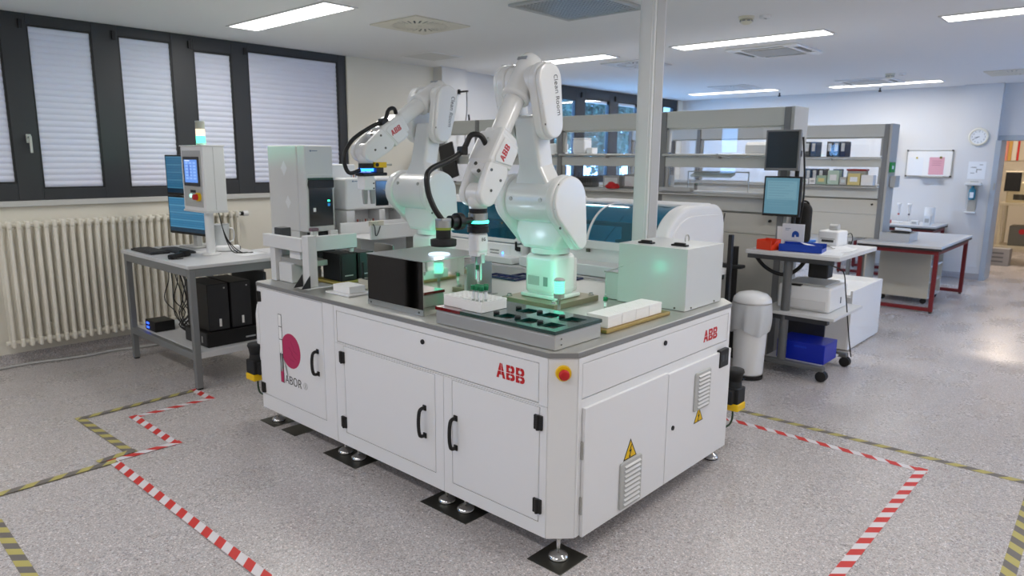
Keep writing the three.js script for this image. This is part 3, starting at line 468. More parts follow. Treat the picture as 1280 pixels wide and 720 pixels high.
// green glass tube tray
{
  const t = thing('tube_tray', 'long steel tray with dark green acrylic top and red end', 'tray', [2.32, T, -2.08]), o = t.position, W = g => g.translate(-o.x, -o.y, -o.z);
  const x0 = 2.157, x1 = 2.485, z0 = -2.44, z1 = -1.712;
  bx(t, 'tray_base', M.alu, x0 + .003, x1 - .003, T + .001, T + .062, z0 + .003, z1 - .003, .004);
  bx(t, 'deck', M.steel, x0 + .006, x1 - .006, T + .062, T + .066, z0 + .006, z1 - .006);
  const acr = new THREE.MeshPhysicalMaterial({ color: 0x063d37, roughness: .1, clearcoat: .6, clearcoatRoughness: .05, transmission: .12, thickness: .01, ior: 1.49 });
  const s = shape([[x0, -z1], [x1, -z1], [x1, -(z0 + .17)], [x0, -(z0 + .17)]]);
  for (const xr of [2.195, 2.34]) for (let k = 0; k < 3; k++) { const za = z1 - .04 - k * .128; const h = new THREE.Path(); h.moveTo(xr, -za); h.lineTo(xr + .085, -za); h.lineTo(xr + .085, -(za - .08)); h.lineTo(xr, -(za - .08)); h.closePath(); s.holes.push(h); }
  part(t, 'acrylic_top', W(extrude(s, .016, .0015).rotateX(-Math.PI / 2).translate(0, T + .067, 0)), acr, 'dark green acrylic plate');
  bx(t, 'acrylic_end', new THREE.MeshPhysicalMaterial({ color: 0x6b1013, roughness: .1, clearcoat: 1 }), x0, x1, T + .067, T + .083, z0, z0 + .168, .0015, 1, 'red acrylic end piece');
  const kg = lathe([[0, .012], [.012, .012], [.014, .009], [.014, 0], [0, 0]], 20); for (const xr of [2.235, 2.385]) for (let k = 0; k < 3; k++) piece(t, 'knob', kg, M.dark, xr - o.x, .083, z1 - .145 - k * .128 - o.z);
  for (const x of [.2]) for (const dy of [.02, .045]) part(t, 'screw', W(cylg(.003, .003, .003, x0 + .045, T + dy, z1 - .002, 'z', 8)), M.steelDark);
}
const capMat = M.green, tubeGlass = new THREE.MeshPhysicalMaterial({ color: 0xe8efec, roughness: .15, transmission: .55, thickness: 0 });
function sampleTube(label, x, y, z, group, h = .09) {
  const t = thing('sample_tube', label, 'test tube', [x, y, z], 0, group);
  part(t, 'tube_body', lathe([[0, 0], [.004, .001], [.0065, .007], [.0065, h - .015], [0, h - .015]], 16), tubeGlass);
  part(t, 'tube_label', lathe([[.0068, .02], [.0068, h - .03]], 16), M.paper);
  part(t, 'cap', lathe([[0, h], [.0105, h - .001], [.0118, h - .005], [.0118, h - .022], [0, h - .022]].reverse(), 18), capMat, 'dark green cap'); return t;
}
function rackBox(name, label, cat, x0, x1, z0, z1, y0, h, nx, nz, group, hr) {
  const t = thing(name, label, cat, [(x0 + x1) / 2, y0, (z0 + z1) / 2], 0, group), w = x1 - x0, d = z1 - z0, o = hr ?? Math.min(w / nx, d / nz) * .34;
  const s = shape([[-w / 2, -d / 2], [w / 2, -d / 2], [w / 2, d / 2], [-w / 2, d / 2]]);
  for (let i = 0; i < nx; i++) for (let j = 0; j < nz; j++) { const hole = new THREE.Path(); hole.absarc(-w / 2 + (i + .5) * w / nx, -d / 2 + (j + .5) * d / nz, o, 0, Math.PI * 2, true); s.holes.push(hole); }
  part(t, 'rack_top', extrude(s, .012, .0008, 1, 4).rotateX(-Math.PI / 2).translate(0, h - .012, 0), M.foam);
  part(t, 'rack_body', boxg(-w / 2, w / 2, 0, h - .0122, -d / 2, d / 2, .002), M.foam); return t;
}
{ const y = T + .0835, g = 'white tube racks on the green tray';
  rackBox('tube_rack', 'empty white tube rack on the red end of the tray', 'rack', 2.20, 2.345, -2.425, -2.300, y, .052, 5, 4, g);
  rackBox('tube_rack', 'white tube rack holding green capped tubes on the tray', 'rack', 2.19, 2.36, -2.296, -2.165, y, .05, 6, 5, g);
  for (const [i, j] of [[0, 4], [1, 4], [0, 3], [1, 3], [1, 2], [2, 3], [0, 2]]) sampleTube('green capped sample tube standing in the white rack', 2.204 + i * .0283, y + .038, -2.283 + j * .0262, 'green capped tubes in the rack', .084);
}
{ const h = R2, t = sampleTube('single green capped tube held in the front robot gripper', 2.95 - h.wx, T + h.wy - .445, -2.385, undefined, .1); }
// white tip boxes on a brass plate
{ const p = thing('brass_plate', 'brass coloured strip plate under the four white tip boxes', 'plate', [2.82, T, -1.80]);
  part(p, 'plate', boxg(-.275, .285, .001, .018, -.075, .075, .004, 2), M.gold);
  for (let k = 0; k < 4; k++) rackBox('tip_box', 'white pipette tip box on the brass plate', 'tip box', 2.575 + k * .118, 2.575 + k * .118 + .115, -1.86, -1.742, T + .0185, .055, 8, 8, 'white tip boxes on the brass plate', .004);
  sampleTube('lone green capped tube under a thin wire by the grey cover', 2.97, T, -2.03, undefined, .07);
  const w = thing('wire_stand', 'thin vertical wire ending above the lone capped tube', 'wire', [2.97, T, -2.03]); part(w, 'wire', [cylg(.0015, .0015, .13, 0, .072, 0, 'y', 6), cylg(.006, .006, .012, 0, .07, 0, 'y', 10), polyTube([[0, .2, 0], [.23, .2, -.05]], .002)], M.steel); }
{ // grey cover box
  const t = thing('cover_box', 'large pale grey steel cover box with two black catches on top', 'box', [3.41, T, -1.91]), o = t.position, W = g => g.translate(-o.x, -o.y, -o.z);
  const m = G(0xcfd3d3, .35, .35);
  bx(t, 'cover', m, 3.208, 3.612, T + .002, 1.258, -2.115, -1.70, .003);
  for (const [x, z] of [[3.285, -1.99], [3.305, -1.80]]) { const c = part(t, 'catch', W(merge([boxg(x - .018, x + .018, 1.258, 1.268, z - .045, z + .045, .006, 2), boxg(x - .013, x + .013, 1.266, 1.276, z - .03, z + .03, .005, 2)])), M.black, 'black catch'); }
  part(t, 'lifting_eye', W(new THREE.TorusGeometry(.022, .004, 8, 24).translate(3.53, 1.272, -1.88)), M.steel);
  for (const [x, z, a] of [[3.206, -1.76, 'x'], [3.206, -2.0, 'x'], [3.27, -1.698, 'z'], [3.53, -1.698, 'z']]) part(t, 'screw', W(cylg(.005, .005, .004, x, T + .014, z, a, 10)), M.steelDark);
  const s = thing('side_cover', 'low grey box beside the large grey cover box', 'box', [3.45, T, -2.2]); bx(s, 'cover', m, 3.23, 3.60, T + .002, 1.082, -2.215, -2.119, .003); bx(s, 'lid', M.steel, 3.225, 3.605, 1.082, 1.09, -2.22, -2.117, .002);
}
// signal lamps on the worktop
const lampMat = new THREE.MeshPhysicalMaterial({ color: 0x1a6e58, roughness: .25, emissive: 0x86ffd8, emissiveIntensity: .85, clearcoat: .6 });
const lampHot = glow(0xb8ffe6, 5);
function signalLamp(label, x, z, hPole, r, power) {
  const t = thing('signal_lamp', label, 'signal lamp', [x, T, z], 0, 'green signal lamps on the worktop');
  part(t, 'base', lathe([[0, .001], [.028, .001], [.028, .006], [.012, .014], [.0, .014]], 24), M.steel);
  part(t, 'pole', cylg(.0085, .0085, hPole - .012, 0, .012, 0, 'y', 14), M.chrome);
  part(t, 'collar', cylg(r * .95, r, .024, 0, hPole, 0, 'y', 24), M.alu);
  const b = part(t, 'lens', lathe([[0, 0], ...[0, 1, 2, 3, 4].flatMap(k => [[r, k * .012 + .002], [r, k * .012 + .009], [r - .003, k * .012 + .0105]]), [r, .062], [0, .062]], 28).translate(0, hPole + .024, 0), lampMat, 'glowing green ribbed lens');
  part(t, 'cap', lathe([[0, .016], [r * .7, .015], [r, .008], [r, 0], [0, 0]].reverse(), 24).translate(0, hPole + .086, 0), M.greyLight);
  const l = new THREE.PointLight(0x30ffcc, power * .75, 0, 2); l.position.set(0, hPole + .055, 0); l.shadow.radius = 1.2; t.add(l);
}
signalLamp('green lit signal lamp in front of the front robot pedestal', 2.715, -2.135, .085, .0275, .095);
signalLamp('green lit signal lamp beside the mirror box and tube rack', 2.56, -2.755, .10, .027, .09);
signalLamp('green lit signal lamp before the rear robot pedestal', 2.93, -3.27, .085, .027, .1);
{ // sheet metal bracket behind the gripper
  const t = thing('sheet_bracket', 'bent steel sheet standing behind the gripper', 'bracket', [2.8, T, -2.78]);
  bx(t, 'upright', M.steel, 2.70, 2.90, T + .002, 1.12, -2.784, -2.780, .001); bx(t, 'foot', M.steel, 2.68, 2.91, T + .0005, T + .004, -2.84, -2.74, .001); part(t, 'clip', cylg(.012, .012, .02, -.05, .012, .055, 'z', 12), M.steelDark);
}
{ // foam block on plate
  const p = thing('white_plate', 'thin white plate under the foam block', 'plate', [2.315, T, -3.36]); part(p, 'plate', boxg(-.085, .085, .001, .011, -.115, .115, .002), M.white);
  const b = thing('foam_block', 'small white foam block by the worktop edge', 'block', [2.315, T + .0115, -3.365]); part(b, 'block', boxg(-.055, .055, 0, .04, -.075, .085, .003), M.foam);
}
{ // transfer frame at the left end
  const t = thing('transfer_frame', 'white beam frame with sample track at the worktop end', 'frame', [2.4, T, -3.9]), o = t.position, W = g => g.translate(-o.x, -o.y, -o.z), m = M.aluPaint;
  bx(t, 'post', m, 2.225, 2.285, T + .006, 1.245, -3.70, -3.63, .004); bx(t, 'post', m, 2.235, 2.285, T + .001, 1.17, -4.09, -4.03, .004);
  bx(t, 'foot_plate', M.white, 2.19, 2.38, T + .001, T + .006, -3.74, -3.60, .002);
  for (const z of [-3.705, -3.622]) part(t, 'gusset', W(extrude(shape([[0, 0], [-.06, 0], [0, .075]]), .006).translate(2.225, T + .006, z - .003)), M.dark);
  bx(t, 'beam', m, 2.222, 2.262, 1.145, 1.225, -4.15, -3.70, .004);
  bx(t, 'beam', m, 2.285, 2.585, 1.15, 1.238, -3.69, -3.65, .004); bx(t, 'track_deck', M.white, 2.262, 2.585, 1.165, 1.175, -4.15, -3.70, .003);
  bx(t, 'beam', m, 2.285, 2.50, 1.06, 1.13, -4.10, -4.06, .004); bx(t, 'lower_rail', M.alu, 2.27, 2.40, 1.05, 1.085, -4.05, -3.70, .003);
  bx(t, 'drive_box', m, 2.25, 2.36, T + .001, 1.055, -4.02, -3.87, .006); bx(t, 'motor', M.white, 2.27, 2.36, 1.085, 1.15, -3.92, -3.80, .006);
  bx(t, 'handset', M.charcoal, 2.275, 2.35, 1.176, 1.265, -4.10, -4.02, .006);
  for (const [x, z] of [[2.33, -3.93], [2.36, -3.85], [2.34, -3.78]]) part(t, 'cable', W(tube([[x, 1.06, z], [x + .01, 1.02, z + .01], [x - .01, .98, z], [x + .02, T + .01, z + .02]], .004, 14, 5)), M.black);
  const c = thing('finger_clamp', 'grey two-fingered clamp piece under the transfer frame', 'clamp', [2.44, T, -3.905]); part(c, 'clamp', [boxg(-.02, .02, .001, .07, -.04, -.02, .004), boxg(-.02, .02, .001, .07, .02, .04, .004), boxg(-.02, .02, .07, .105, -.04, .04, .006)], M.greyPanel);
  // black twin boxes on the yellow tray, racks with pins
  const ty = thing('yellow_tray', 'yellow plastic tray under the two black boxes', 'tray', [2.57, T, -3.72]); part(ty, 'tray', boxg(-.16, .2, .001, .018, -.12, .1, .004), S(0xb9a85a, .5)); part(ty, 'tray_rim', boxg(-.16, .2, .018, .024, -.12, -.11, .002), S(0xb9a85a, .5));
  for (const [i, x] of [2.44, 2.572].entries()) { const b = thing('black_module', i ? 'black module next to the dark steel plate on the yellow tray' : 'black module nearer the white post on the yellow tray', 'module', [x + .055, T + .0185, -3.71], 0, 'black modules on the yellow tray'); part(b, 'housing', boxg(-.06, .06, 0, .17, -.1, .09, .004), M.black); part(b, 'cover', boxg(-.05, .05, .004, .165, .09, .094, .002), M.dark); part(b, 'marking', boxg(-.03, .03, .03, .037, .094, .095), M.greyLight); }
  const kn = thing('red_stopper', 'small red stopper on a white stem above the black modules', 'stopper', [2.56, T + .189, -3.68]); part(kn, 'stem', cylg(.014, .018, .025, 0, 0, 0), M.white); part(kn, 'knob', lathe([[0, .045], [.014, .042], [.018, .033], [.012, .025], [0, .025]].reverse(), 16), M.red);
  const pl = thing('steel_upright', 'dark steel sheet upright behind the pin racks', 'plate', [2.80, T, -3.66]); part(pl, 'sheet', [boxg(-.002, .002, .001, .22, -.1, .1, .001), boxg(-.03, .03, .001, .004, -.1, .1)], M.steel);
  for (let k = 0; k < 3; k++) { const r = thing('pin_rack', 'beige rack block with upright black pin', 'rack', [2.50 + k * .10, T, -3.42 + k * .02], 0, 'beige pin racks beside the mirror box'); part(r, 'block', boxg(-.045, .045, .001, .055, -.05, .05, .004), M.cream); part(r, 'pin', cylg(.008, .008, .1, -.02, .055, -.03, 'y', 10), M.black); for (let q = 0; q < 3; q++) part(r, 'notch', boxg(-.035 + q * .026, -.02 + q * .026, .0551, .058, -.02, .04, .001), M.dark); }
  const ch = thing('steel_chute', 'stepped bright steel chute between mirror box and rear robot', 'chute', [2.80, T, -3.17]); part(ch, 'chute', [boxg(-.1, .1, .001, .17, -.12, -.116, .001), boxg(-.1, .1, .17, .174, -.12, .06, .001), boxg(-.1, .1, .2, .204, -.12, .02, .001), boxg(-.1, -.096, .17, .22, -.12, .06, .001), boxg(.096, .1, .001, .22, -.12, .06, .001)], M.steel);
}
{ // navy tube racks at the back of the worktop
  for (const [i, [x, z]] of [[3.34, -3.06], [3.47, -2.93], [3.60, -2.8]].entries()) { const r = thing('navy_rack', 'flat navy blue rack plate on the rear worktop', 'rack', [x, T, z - .02], 0, 'navy rack plates behind the front robot'); part(r, 'frame', [boxg(-.06, .06, .001, .012, -.14, -.125), boxg(-.06, .06, .001, .012, .125, .14), boxg(-.06, -.045, .001, .012, -.125, .125), boxg(.045, .06, .001, .012, -.125, .125)].concat([-.06, 0, .06].map(q => boxg(-.045, .045, .001, .01, q - .006, q + .006))), M.navy); }
}
// ================================================================ analysers behind the worktop
{ // bench carrying the long analyser
  const b = thing('analyser_bench', 'plain white bench under the teal windowed analyser', 'bench', [4.4, 0, -3.5]);
  bx(b, 'top', M.laminate, 3.92, 5.0, .86, .90, -4.445, -2.30, .004); for (const x of [3.98, 4.94]) for (const z of [-4.42, -3.5, -2.37]) bx(b, 'leg', M.metalLeg, x - .03, x + .03, .001, .86, z - .03, z + .03, .003);
  bx(b, 'black_side', M.black, 4.95, 4.99, .3, 1.16, -2.30, -2.27, .004);
}
const tealGlass = new THREE.MeshPhysicalMaterial({ color: 0x76d0e4, roughness: .04, transmission: .9, thickness: 0, clearcoat: 1, clearcoatRoughness: .03 });
const tealInner = S(0xe4eaea, .7);
{ // right, large analyser: D-shaped end, curved teal hood
  const t = thing('hood_analyser', 'long white analyser with curved teal hood behind the grey box', 'analyser', [4.5, .902, -2.95]), o = t.position, W = g => g.translate(-o.x, -o.y, -o.z);
  const zr = -2.34, zl = -3.53, yb = .904, prof = (k = 0) => { const s = new THREE.Shape(); s.moveTo(4.10 + k, yb + k); s.lineTo(4.10 + k, 1.13); s.bezierCurveTo(4.13 + k, 1.27, 4.26 + k, 1.385 - k, 4.46, 1.392 - k); s.lineTo(4.82, 1.386 - k); s.bezierCurveTo(4.9, 1.375 - k, 4.955 - k, 1.32, 4.965 - k, 1.22); s.lineTo(4.985 - k, yb + k); s.closePath(); return s; };
  const e1 = part(t, 'end_cap', W(extrude(prof(), .11, .025, 3, 20).translate(0, 0, zr - .11)), M.white, 'white rounded end cap'); part(e1, 'end_panel', W(extrude(prof(.07), .012, .004, 1, 20).translate(0, 0, zr - .004)), M.white);
  part(t, 'end_cap', W(extrude(prof(), .1, .02, 2, 20).translate(0, 0, zl)), M.white);
  bx(t, 'body', M.white, 4.12, 4.95, yb + .002, 1.07, zl + .1, zr - .11, .004); bx(t, 'rear_wall', tealInner, 4.62, 4.64, 1.07, 1.36, zl + .1, zr - .11); bx(t, 'rear_box', M.white, 4.64, 4.95, 1.07, 1.385, zl + .1, zr - .11, .01);
  const hp = new THREE.Shape(); hp.moveTo(4.115, 1.13); hp.bezierCurveTo(4.145, 1.265, 4.27, 1.372, 4.46, 1.378); hp.lineTo(4.63, 1.376); hp.lineTo(4.63, 1.370); hp.lineTo(4.46, 1.372); hp.bezierCurveTo(4.275, 1.366, 4.151, 1.26, 4.121, 1.13); hp.closePath();
  part(t, 'hood', W(extrude(hp, zr - .115 - (zl + .105), 0, 1, 24).translate(0, 0, zl + .105)), tealGlass, 'clear teal hood');
  bx(t, 'hood_rim', M.white, 4.10, 4.13, 1.07, 1.13, zl + .1, zr - .11, .006); part(t, 'hood_rib', W(merge([extrude(hp, .02, 0, 1, 24).scale(1, 1.004, 1).translate(0, -.003, -3.0)])), M.white);
  // mechanism inside
  bx(t, 'inner_arm', M.dark, 4.3, 4.36, 1.10, 1.24, -2.82, -2.74, .006); bx(t, 'inner_rail', M.charcoal, 4.32, 4.38, 1.22, 1.25, zl + .12, zr - .13, .004); bx(t, 'inner_block', M.black, 4.28, 4.44, 1.075, 1.13, -2.86, -2.68, .006); part(t, 'inner_rod', W(polyTube([[4.3, 1.09, -2.98], [4.34, 1.30, -2.83]], .005)), M.steel);
  // loading ledge and post on the front
  bx(t, 'loading_ledge', M.white, 3.925, 4.115, .905, .985, zl + .05, -2.55, .008);
  part(t, 'gauge_post', W(merge([boxg(4.02, 4.06, .99, 1.13, -2.60, -2.56, .003), boxg(4.0, 4.03, 1.03, 1.11, -2.585, -2.545, .003)])), M.steel);
  bx(t, 'latch', M.steelDark, 4.09, 4.105, 1.045, 1.07, -2.98, -2.95, .003);
}
{ // left, lower analyser with framed teal window
  const t = thing('window_analyser', 'white analyser with rounded teal window behind the grippers', 'analyser', [4.45, .902, -4.15]), o = t.position, W = g => g.translate(-o.x, -o.y, -o.z), z0 = -4.44, z1 = -3.56, fx = 4.05;
  bx(t, 'lower_body', M.white, fx, 4.9, .904, 1.045, z0, z1, .008); bx(t, 'upper_body', M.white, fx + .32, 4.9, 1.05, 1.40, z0, z1, .02, 3); bx(t, 'upper_roof', M.white, fx + .02, fx + .32, 1.375, 1.40, z0, z1, .006); for (const z of [z0, z1 - .03]) bx(t, 'upper_side', M.white, fx + .02, fx + .32, 1.05, 1.374, z, z + .03, .006); bx(t, 'inner_carriage', S(0x27405e, .5), fx + .12, fx + .24, 1.05, 1.21, -3.86, -3.68, .008); bx(t, 'inner_block', M.dark, fx + .08, fx + .2, 1.05, 1.13, -3.80, -3.66, .006); bx(t, 'inner_unit', S(0x5a7690, .5), fx + .15, fx + .3, 1.05, 1.2, -4.2, -3.95, .008);
  const ws = roundRect(.86, .325, .04), wh = roundRect(.76, .265, .035); ws.holes.push(new THREE.Path(wh.getPoints(6).reverse()));
  const fr = part(t, 'window_frame', W(onFace(extrude(ws, .016, .003, 2), 'x-', fx + .02, 1.215, -4.0)), M.white);
  part(fr, 'window_pane', W(onFace(extrude(roundRect(.78, .285, .035), .004), 'x-', fx + .014, 1.215, -4.0)), tealGlass, 'clear teal window');
  part(t, 'panel_seam', W(boxg(fx - .001, fx + .002, .915, 1.03, -3.98, -3.70, 0)), M.white); const lw = bx(t, 'lower_panel', M.white, fx - .004, fx + .002, .92, 1.035, -4.02, -3.68, .002);
  for (const y of [.985, .962]) bx(lw, 'slot', M.greyPanel, fx - .006, fx - .003, y - .008, y + .004, -3.90, -3.80, .002);
  part(t, 'status_light', W(cylg(.009, .009, .004, fx - .005, .967, -3.76, 'x', 16)), glow(0x3d8cff, 4), 'blue status light'); part(t, 'power_lever', W(merge([boxg(fx - .012, fx, 1.0, 1.07, -3.625, -3.61, .002), boxg(fx - .012, fx, .995, 1.03, -3.61, -3.575, .002)])), M.black);
  bx(t, 'front_shelf', M.white, 3.925, fx - .002, .905, .955, z0, z1, .006);
}
{ // bench with the two small analysers
  const b = thing('instrument_bench', 'grey topped bench under the small white analysers', 'bench', [3.45, 0, -5.0]);
  bx(b, 'top', M.laminate, 2.885, 4.0, .90, .93, -5.6, -4.45, .004); for (const x of [2.93, 3.95]) for (const z of [-5.55, -4.5]) bx(b, 'leg', M.metalLeg, x - .025, x + .025, .001, .90, z - .025, z + .025, .003);
}
{ // tall analyser
  const t = thing('tall_analyser', 'tall white analyser with black sample bay and red-green lights', 'analyser', [3.005, .931, -4.97]), o = t.position, W = g => g.translate(-o.x, -o.y, -o.z), x0 = 2.885, x1 = 3.13, z0 = -5.24, z1 = -4.70, m = G(0xd8d9d8, .42, .2);
  bx(t, 'body', m, x0, x1, 1.14, 1.792, z0, -4.812, .012, 3); bx(t, 'front_body', m, x0, x1, 1.14, 1.792, -4.81, z1, .012, 3); bx(t, 'foot_block', m, x0, x1, .932, 1.14, z0, z1 - .12, .006);
  const bay = part(t, 'sample_bay', W(extrude((() => { const s = new THREE.Shape(), a = .105, y0 = 1.185, y1 = 1.545; s.moveTo(-a + .01, y0); s.lineTo(a - .01, y0); s.quadraticCurveTo(a, y0, a, y0 + .01); s.lineTo(a, 1.46); s.lineTo(a + .01, 1.50); s.lineTo(a + .01, y1); s.lineTo(-a + .005, y1); s.lineTo(-a - .005, 1.50); s.lineTo(-a + .004, 1.46); s.lineTo(-a, y0 + .01); s.quadraticCurveTo(-a, y0, -a + .01, y0); return s; })(), .012, .003).translate(3.008, 0, z1 - .002)), M.blackGloss, 'black sample bay door');
  part(bay, 'bay_frame', W(extrude(roundRect(.235, .43, .02), .006, .002).translate(3.008, 1.36, z1 - .004)), m); part(bay, 'top_stripe', W(boxg(2.90, 3.118, 1.535, 1.55, z1 + .004, z1 + .014, .002)), S(0x1d4a33, .4)); part(bay, 'hood_lip', W(boxg(2.90, 3.12, 1.475, 1.535, z1 + .004, z1 + .022, .006)), M.black);
  part(bay, 'indicator', W(boxg(3.063, 3.083, 1.37, 1.382, z1 + .010, z1 + .0115)), glow(0x39ffb0, 2.5), 'green indicator'); part(bay, 'indicator', W(boxg(3.063, 3.083, 1.335, 1.357, z1 + .010, z1 + .0115)), glow(0x1b6fae, .8)); part(bay, 'push_button', W(boxg(2.935, 2.958, 1.295, 1.325, z1 + .01, z1 + .0125, .001)), M.foam);
  part(t, 'brand_mark', W(merge([boxg(2.93, 2.945, 1.745, 1.757, z1, z1 + .001), boxg(2.95, 2.995, 1.748, 1.754, z1, z1 + .001)])), S(0x6f7f95, .5)); 
  for (const [z, y, s] of [[-5.0, 1.62, .045], [-4.96, 1.36, .04]]) part(t, 'sticker', W(onFace(extrude(shape([[-s, 0], [0, -s * 1.3], [s, 0], [0, s * 1.3]]), .0006), 'x-', x0 - .0004, y, z)), M.paper);
  bx(t, 'sampler', M.black, 2.95, 3.125, .95, 1.135, -4.82, -4.70, .006); bx(t, 'sampler_door', M.white, 3.06, 3.13, 1.06, 1.15, -4.70, -4.66, .005); for (let k = 0; k < 3; k++) part(t, 'vial', W(merge([cylg(.011, .011, .06, 2.905 + k * .022, 1.09, -4.68, 'y', 12)])), M.foam); part(t, 'vial_caps', W(boxg(2.89, 2.96, 1.15, 1.175, -4.70, -4.66, .008)), S(0x7d6470, .5));
}
{ // small analyser with black window
  const t = thing('rack_analyser', 'white analyser with black window, sample racks and raised rear box', 'analyser', [3.64, .931, -4.97]), o = t.position, W = g => g.translate(-o.x, -o.y, -o.z), z1 = -4.70, m = G(0xdfe0e1, .4, .25);
  bx(t, 'body', m, 3.24, 3.97, 1.29, 1.545, -5.3, z1, .02, 3); bx(t, 'rear_box', m, 3.14, 3.45, 1.45, 1.65, -5.42, -4.86, .012, 2); bx(t, 'lower_body', m, 3.24, 3.97, .932, 1.288, -5.3, -4.86, .008);
  bx(t, 'side_wall', m, 3.24, 3.32, .932, 1.288, -4.858, z1, .006); bx(t, 'divider', m, 3.56, 3.62, 1.14, 1.288, -4.858, z1, .006); bx(t, 'bay_floor', m, 3.322, 3.97, .932, 1.14, -4.858, z1, .004); bx(t, 'right_front', m, 3.78, 3.97, 1.142, 1.288, -4.858, z1 + .002, .006);
  const w = bx(t, 'window', M.blackGloss, 3.525, 3.655, 1.315, 1.52, z1 - .004, z1 + .004, .004, 1, 'black glossy window'); part(w, 'pipette', W(polyTube([[3.60, 1.445, z1 + .006], [3.655, 1.425, z1 + .006]], .003)), M.steel);
  const dp = part(t, 'display', W(extrude(shape([[0, 0], [.085, 0], [.035, .085], [0, .085]]), .006, .001).translate(3.775, 1.35, z1 + .001)), M.blackGloss, 'black wedge display'); part(dp, 'display_lit', W(boxg(3.782, 3.806, 1.405, 1.416, z1 + .006, z1 + .008)), glow(0x39e6ff, 1.6)); part(dp, 'display_lit', W(boxg(3.782, 3.806, 1.365, 1.395, z1 + .006, z1 + .008)), glow(0x1b7f9e, .8));
  part(t, 'brand_mark', W(merge([boxg(3.30, 3.315, 1.512, 1.524, z1, z1 + .001), boxg(3.32, 3.365, 1.515, 1.521, z1, z1 + .001)])), S(0x7f8fa5, .5)); const bars = ['#9aa7b5', '#b07a6a', '#8f99a8', '#a88', '#8fa3a8'].map(c => S(c, .6)); for (let k = 0; k < 5; k++) part(t, 'colour_label', W(boxg(3.40 + k * .022, 3.413 + k * .022, 1.545, 1.59, -4.8595, -4.858)), bars[k]);
  for (let k = 0; k < 7; k++) part(t, 'bay_tube', W(merge([cylg(.008, .008, .07, 3.37 + k * .026, 1.141, -4.74, 'y', 10)])), k % 3 ? M.greyLight : S(0xb06a60, .5));
  // sample trough in front
  const r = thing('sample_trough', 'long white sample trough in front of the small analysers', 'trough', [3.4, .931, -4.35]); const q = r.position;
  bx(r, 'trough', m, 3.14, 3.88, 1.105, 1.21, -4.27, -4.25, .004); bx(r, 'trough', m, 3.14, 3.88, 1.105, 1.20, -4.66, -4.64, .004); bx(r, 'trough_floor', m, 3.14, 3.88, 1.10, 1.105, -4.66, -4.25, .002); for (const x of [3.16, 3.75]) bx(r, 'leg', M.alu, x, x + .04, .932, 1.10, -4.6, -4.47, .003); bx(r, 'clip', M.cream, 3.2, 3.26, 1.2, 1.24, -4.29, -4.25, .004); bx(r, 'clip', M.cream, 3.145, 3.2, 1.2, 1.24, -4.29, -4.25, .004); bx(r, 'clip', M.cream, 3.75, 3.81, 1.2, 1.24, -4.29, -4.25, .004);
  part(r, 'cable', tube([[3.15, 1.22, -4.24], [3.16, 1.2, -4.235], [3.17, 1.13, -4.235], [3.19, 1.15, -4.235], [3.22, 1.2, -4.245]].map(([x, y, z]) => [x - q.x, y - q.y, z - q.z]), .004, 20, 6), M.charcoal);
}
// ================================================================ side table, computers, control panel, radiator
{
  const t = thing('side_table', 'grey steel framed work table with lower shelf by the radiator', 'table', [2.5, 0, -5.66]);
  const x0 = 2.115, x1 = 2.87, z0 = -6.3, z1 = -5.03, r = .045;
  bx(t, 'table_top', M.laminate, x0 - .01, x1, .905, .932, z0 - .01, z1 + .01, .004);
  for (const x of [x0, x1 - r - .03]) for (const z of [z0 + .02, z1 - r]) { bx(t, 'leg', M.metalLeg, x, x + r, .012, .903, z, z + r, .003); bx(t, 'foot', M.rubber, x + .004, x + r - .004, .001, .012, z + .004, z + r - .004); }
  bx(t, 'rail', M.metalLeg, x0, x0 + .04, .845, .904, z0 + .066, z1 - r, .003); bx(t, 'rail', M.metalLeg, x0 + r, x1 - .076, .845, .904, z1 - .04, z1, .003); bx(t, 'rail', M.metalLeg, x0 + r, x1 - .076, .845, .904, z0 + .02, z0 + .06, .003);
  bx(t, 'shelf', M.laminate, x0 + .042, x1 - .08, .262, .28, z0 + .03, z1 - .006, .003); bx(t, 'shelf_rail', M.metalLeg, x0, x0 + .04, .225, .279, z0 + .066, z1 - r, .003); bx(t, 'shelf_rail', M.laminate, x0 + r, x1 - .076, .235, .28, z1 - .006, z1, .002);
}
const YD = .933;
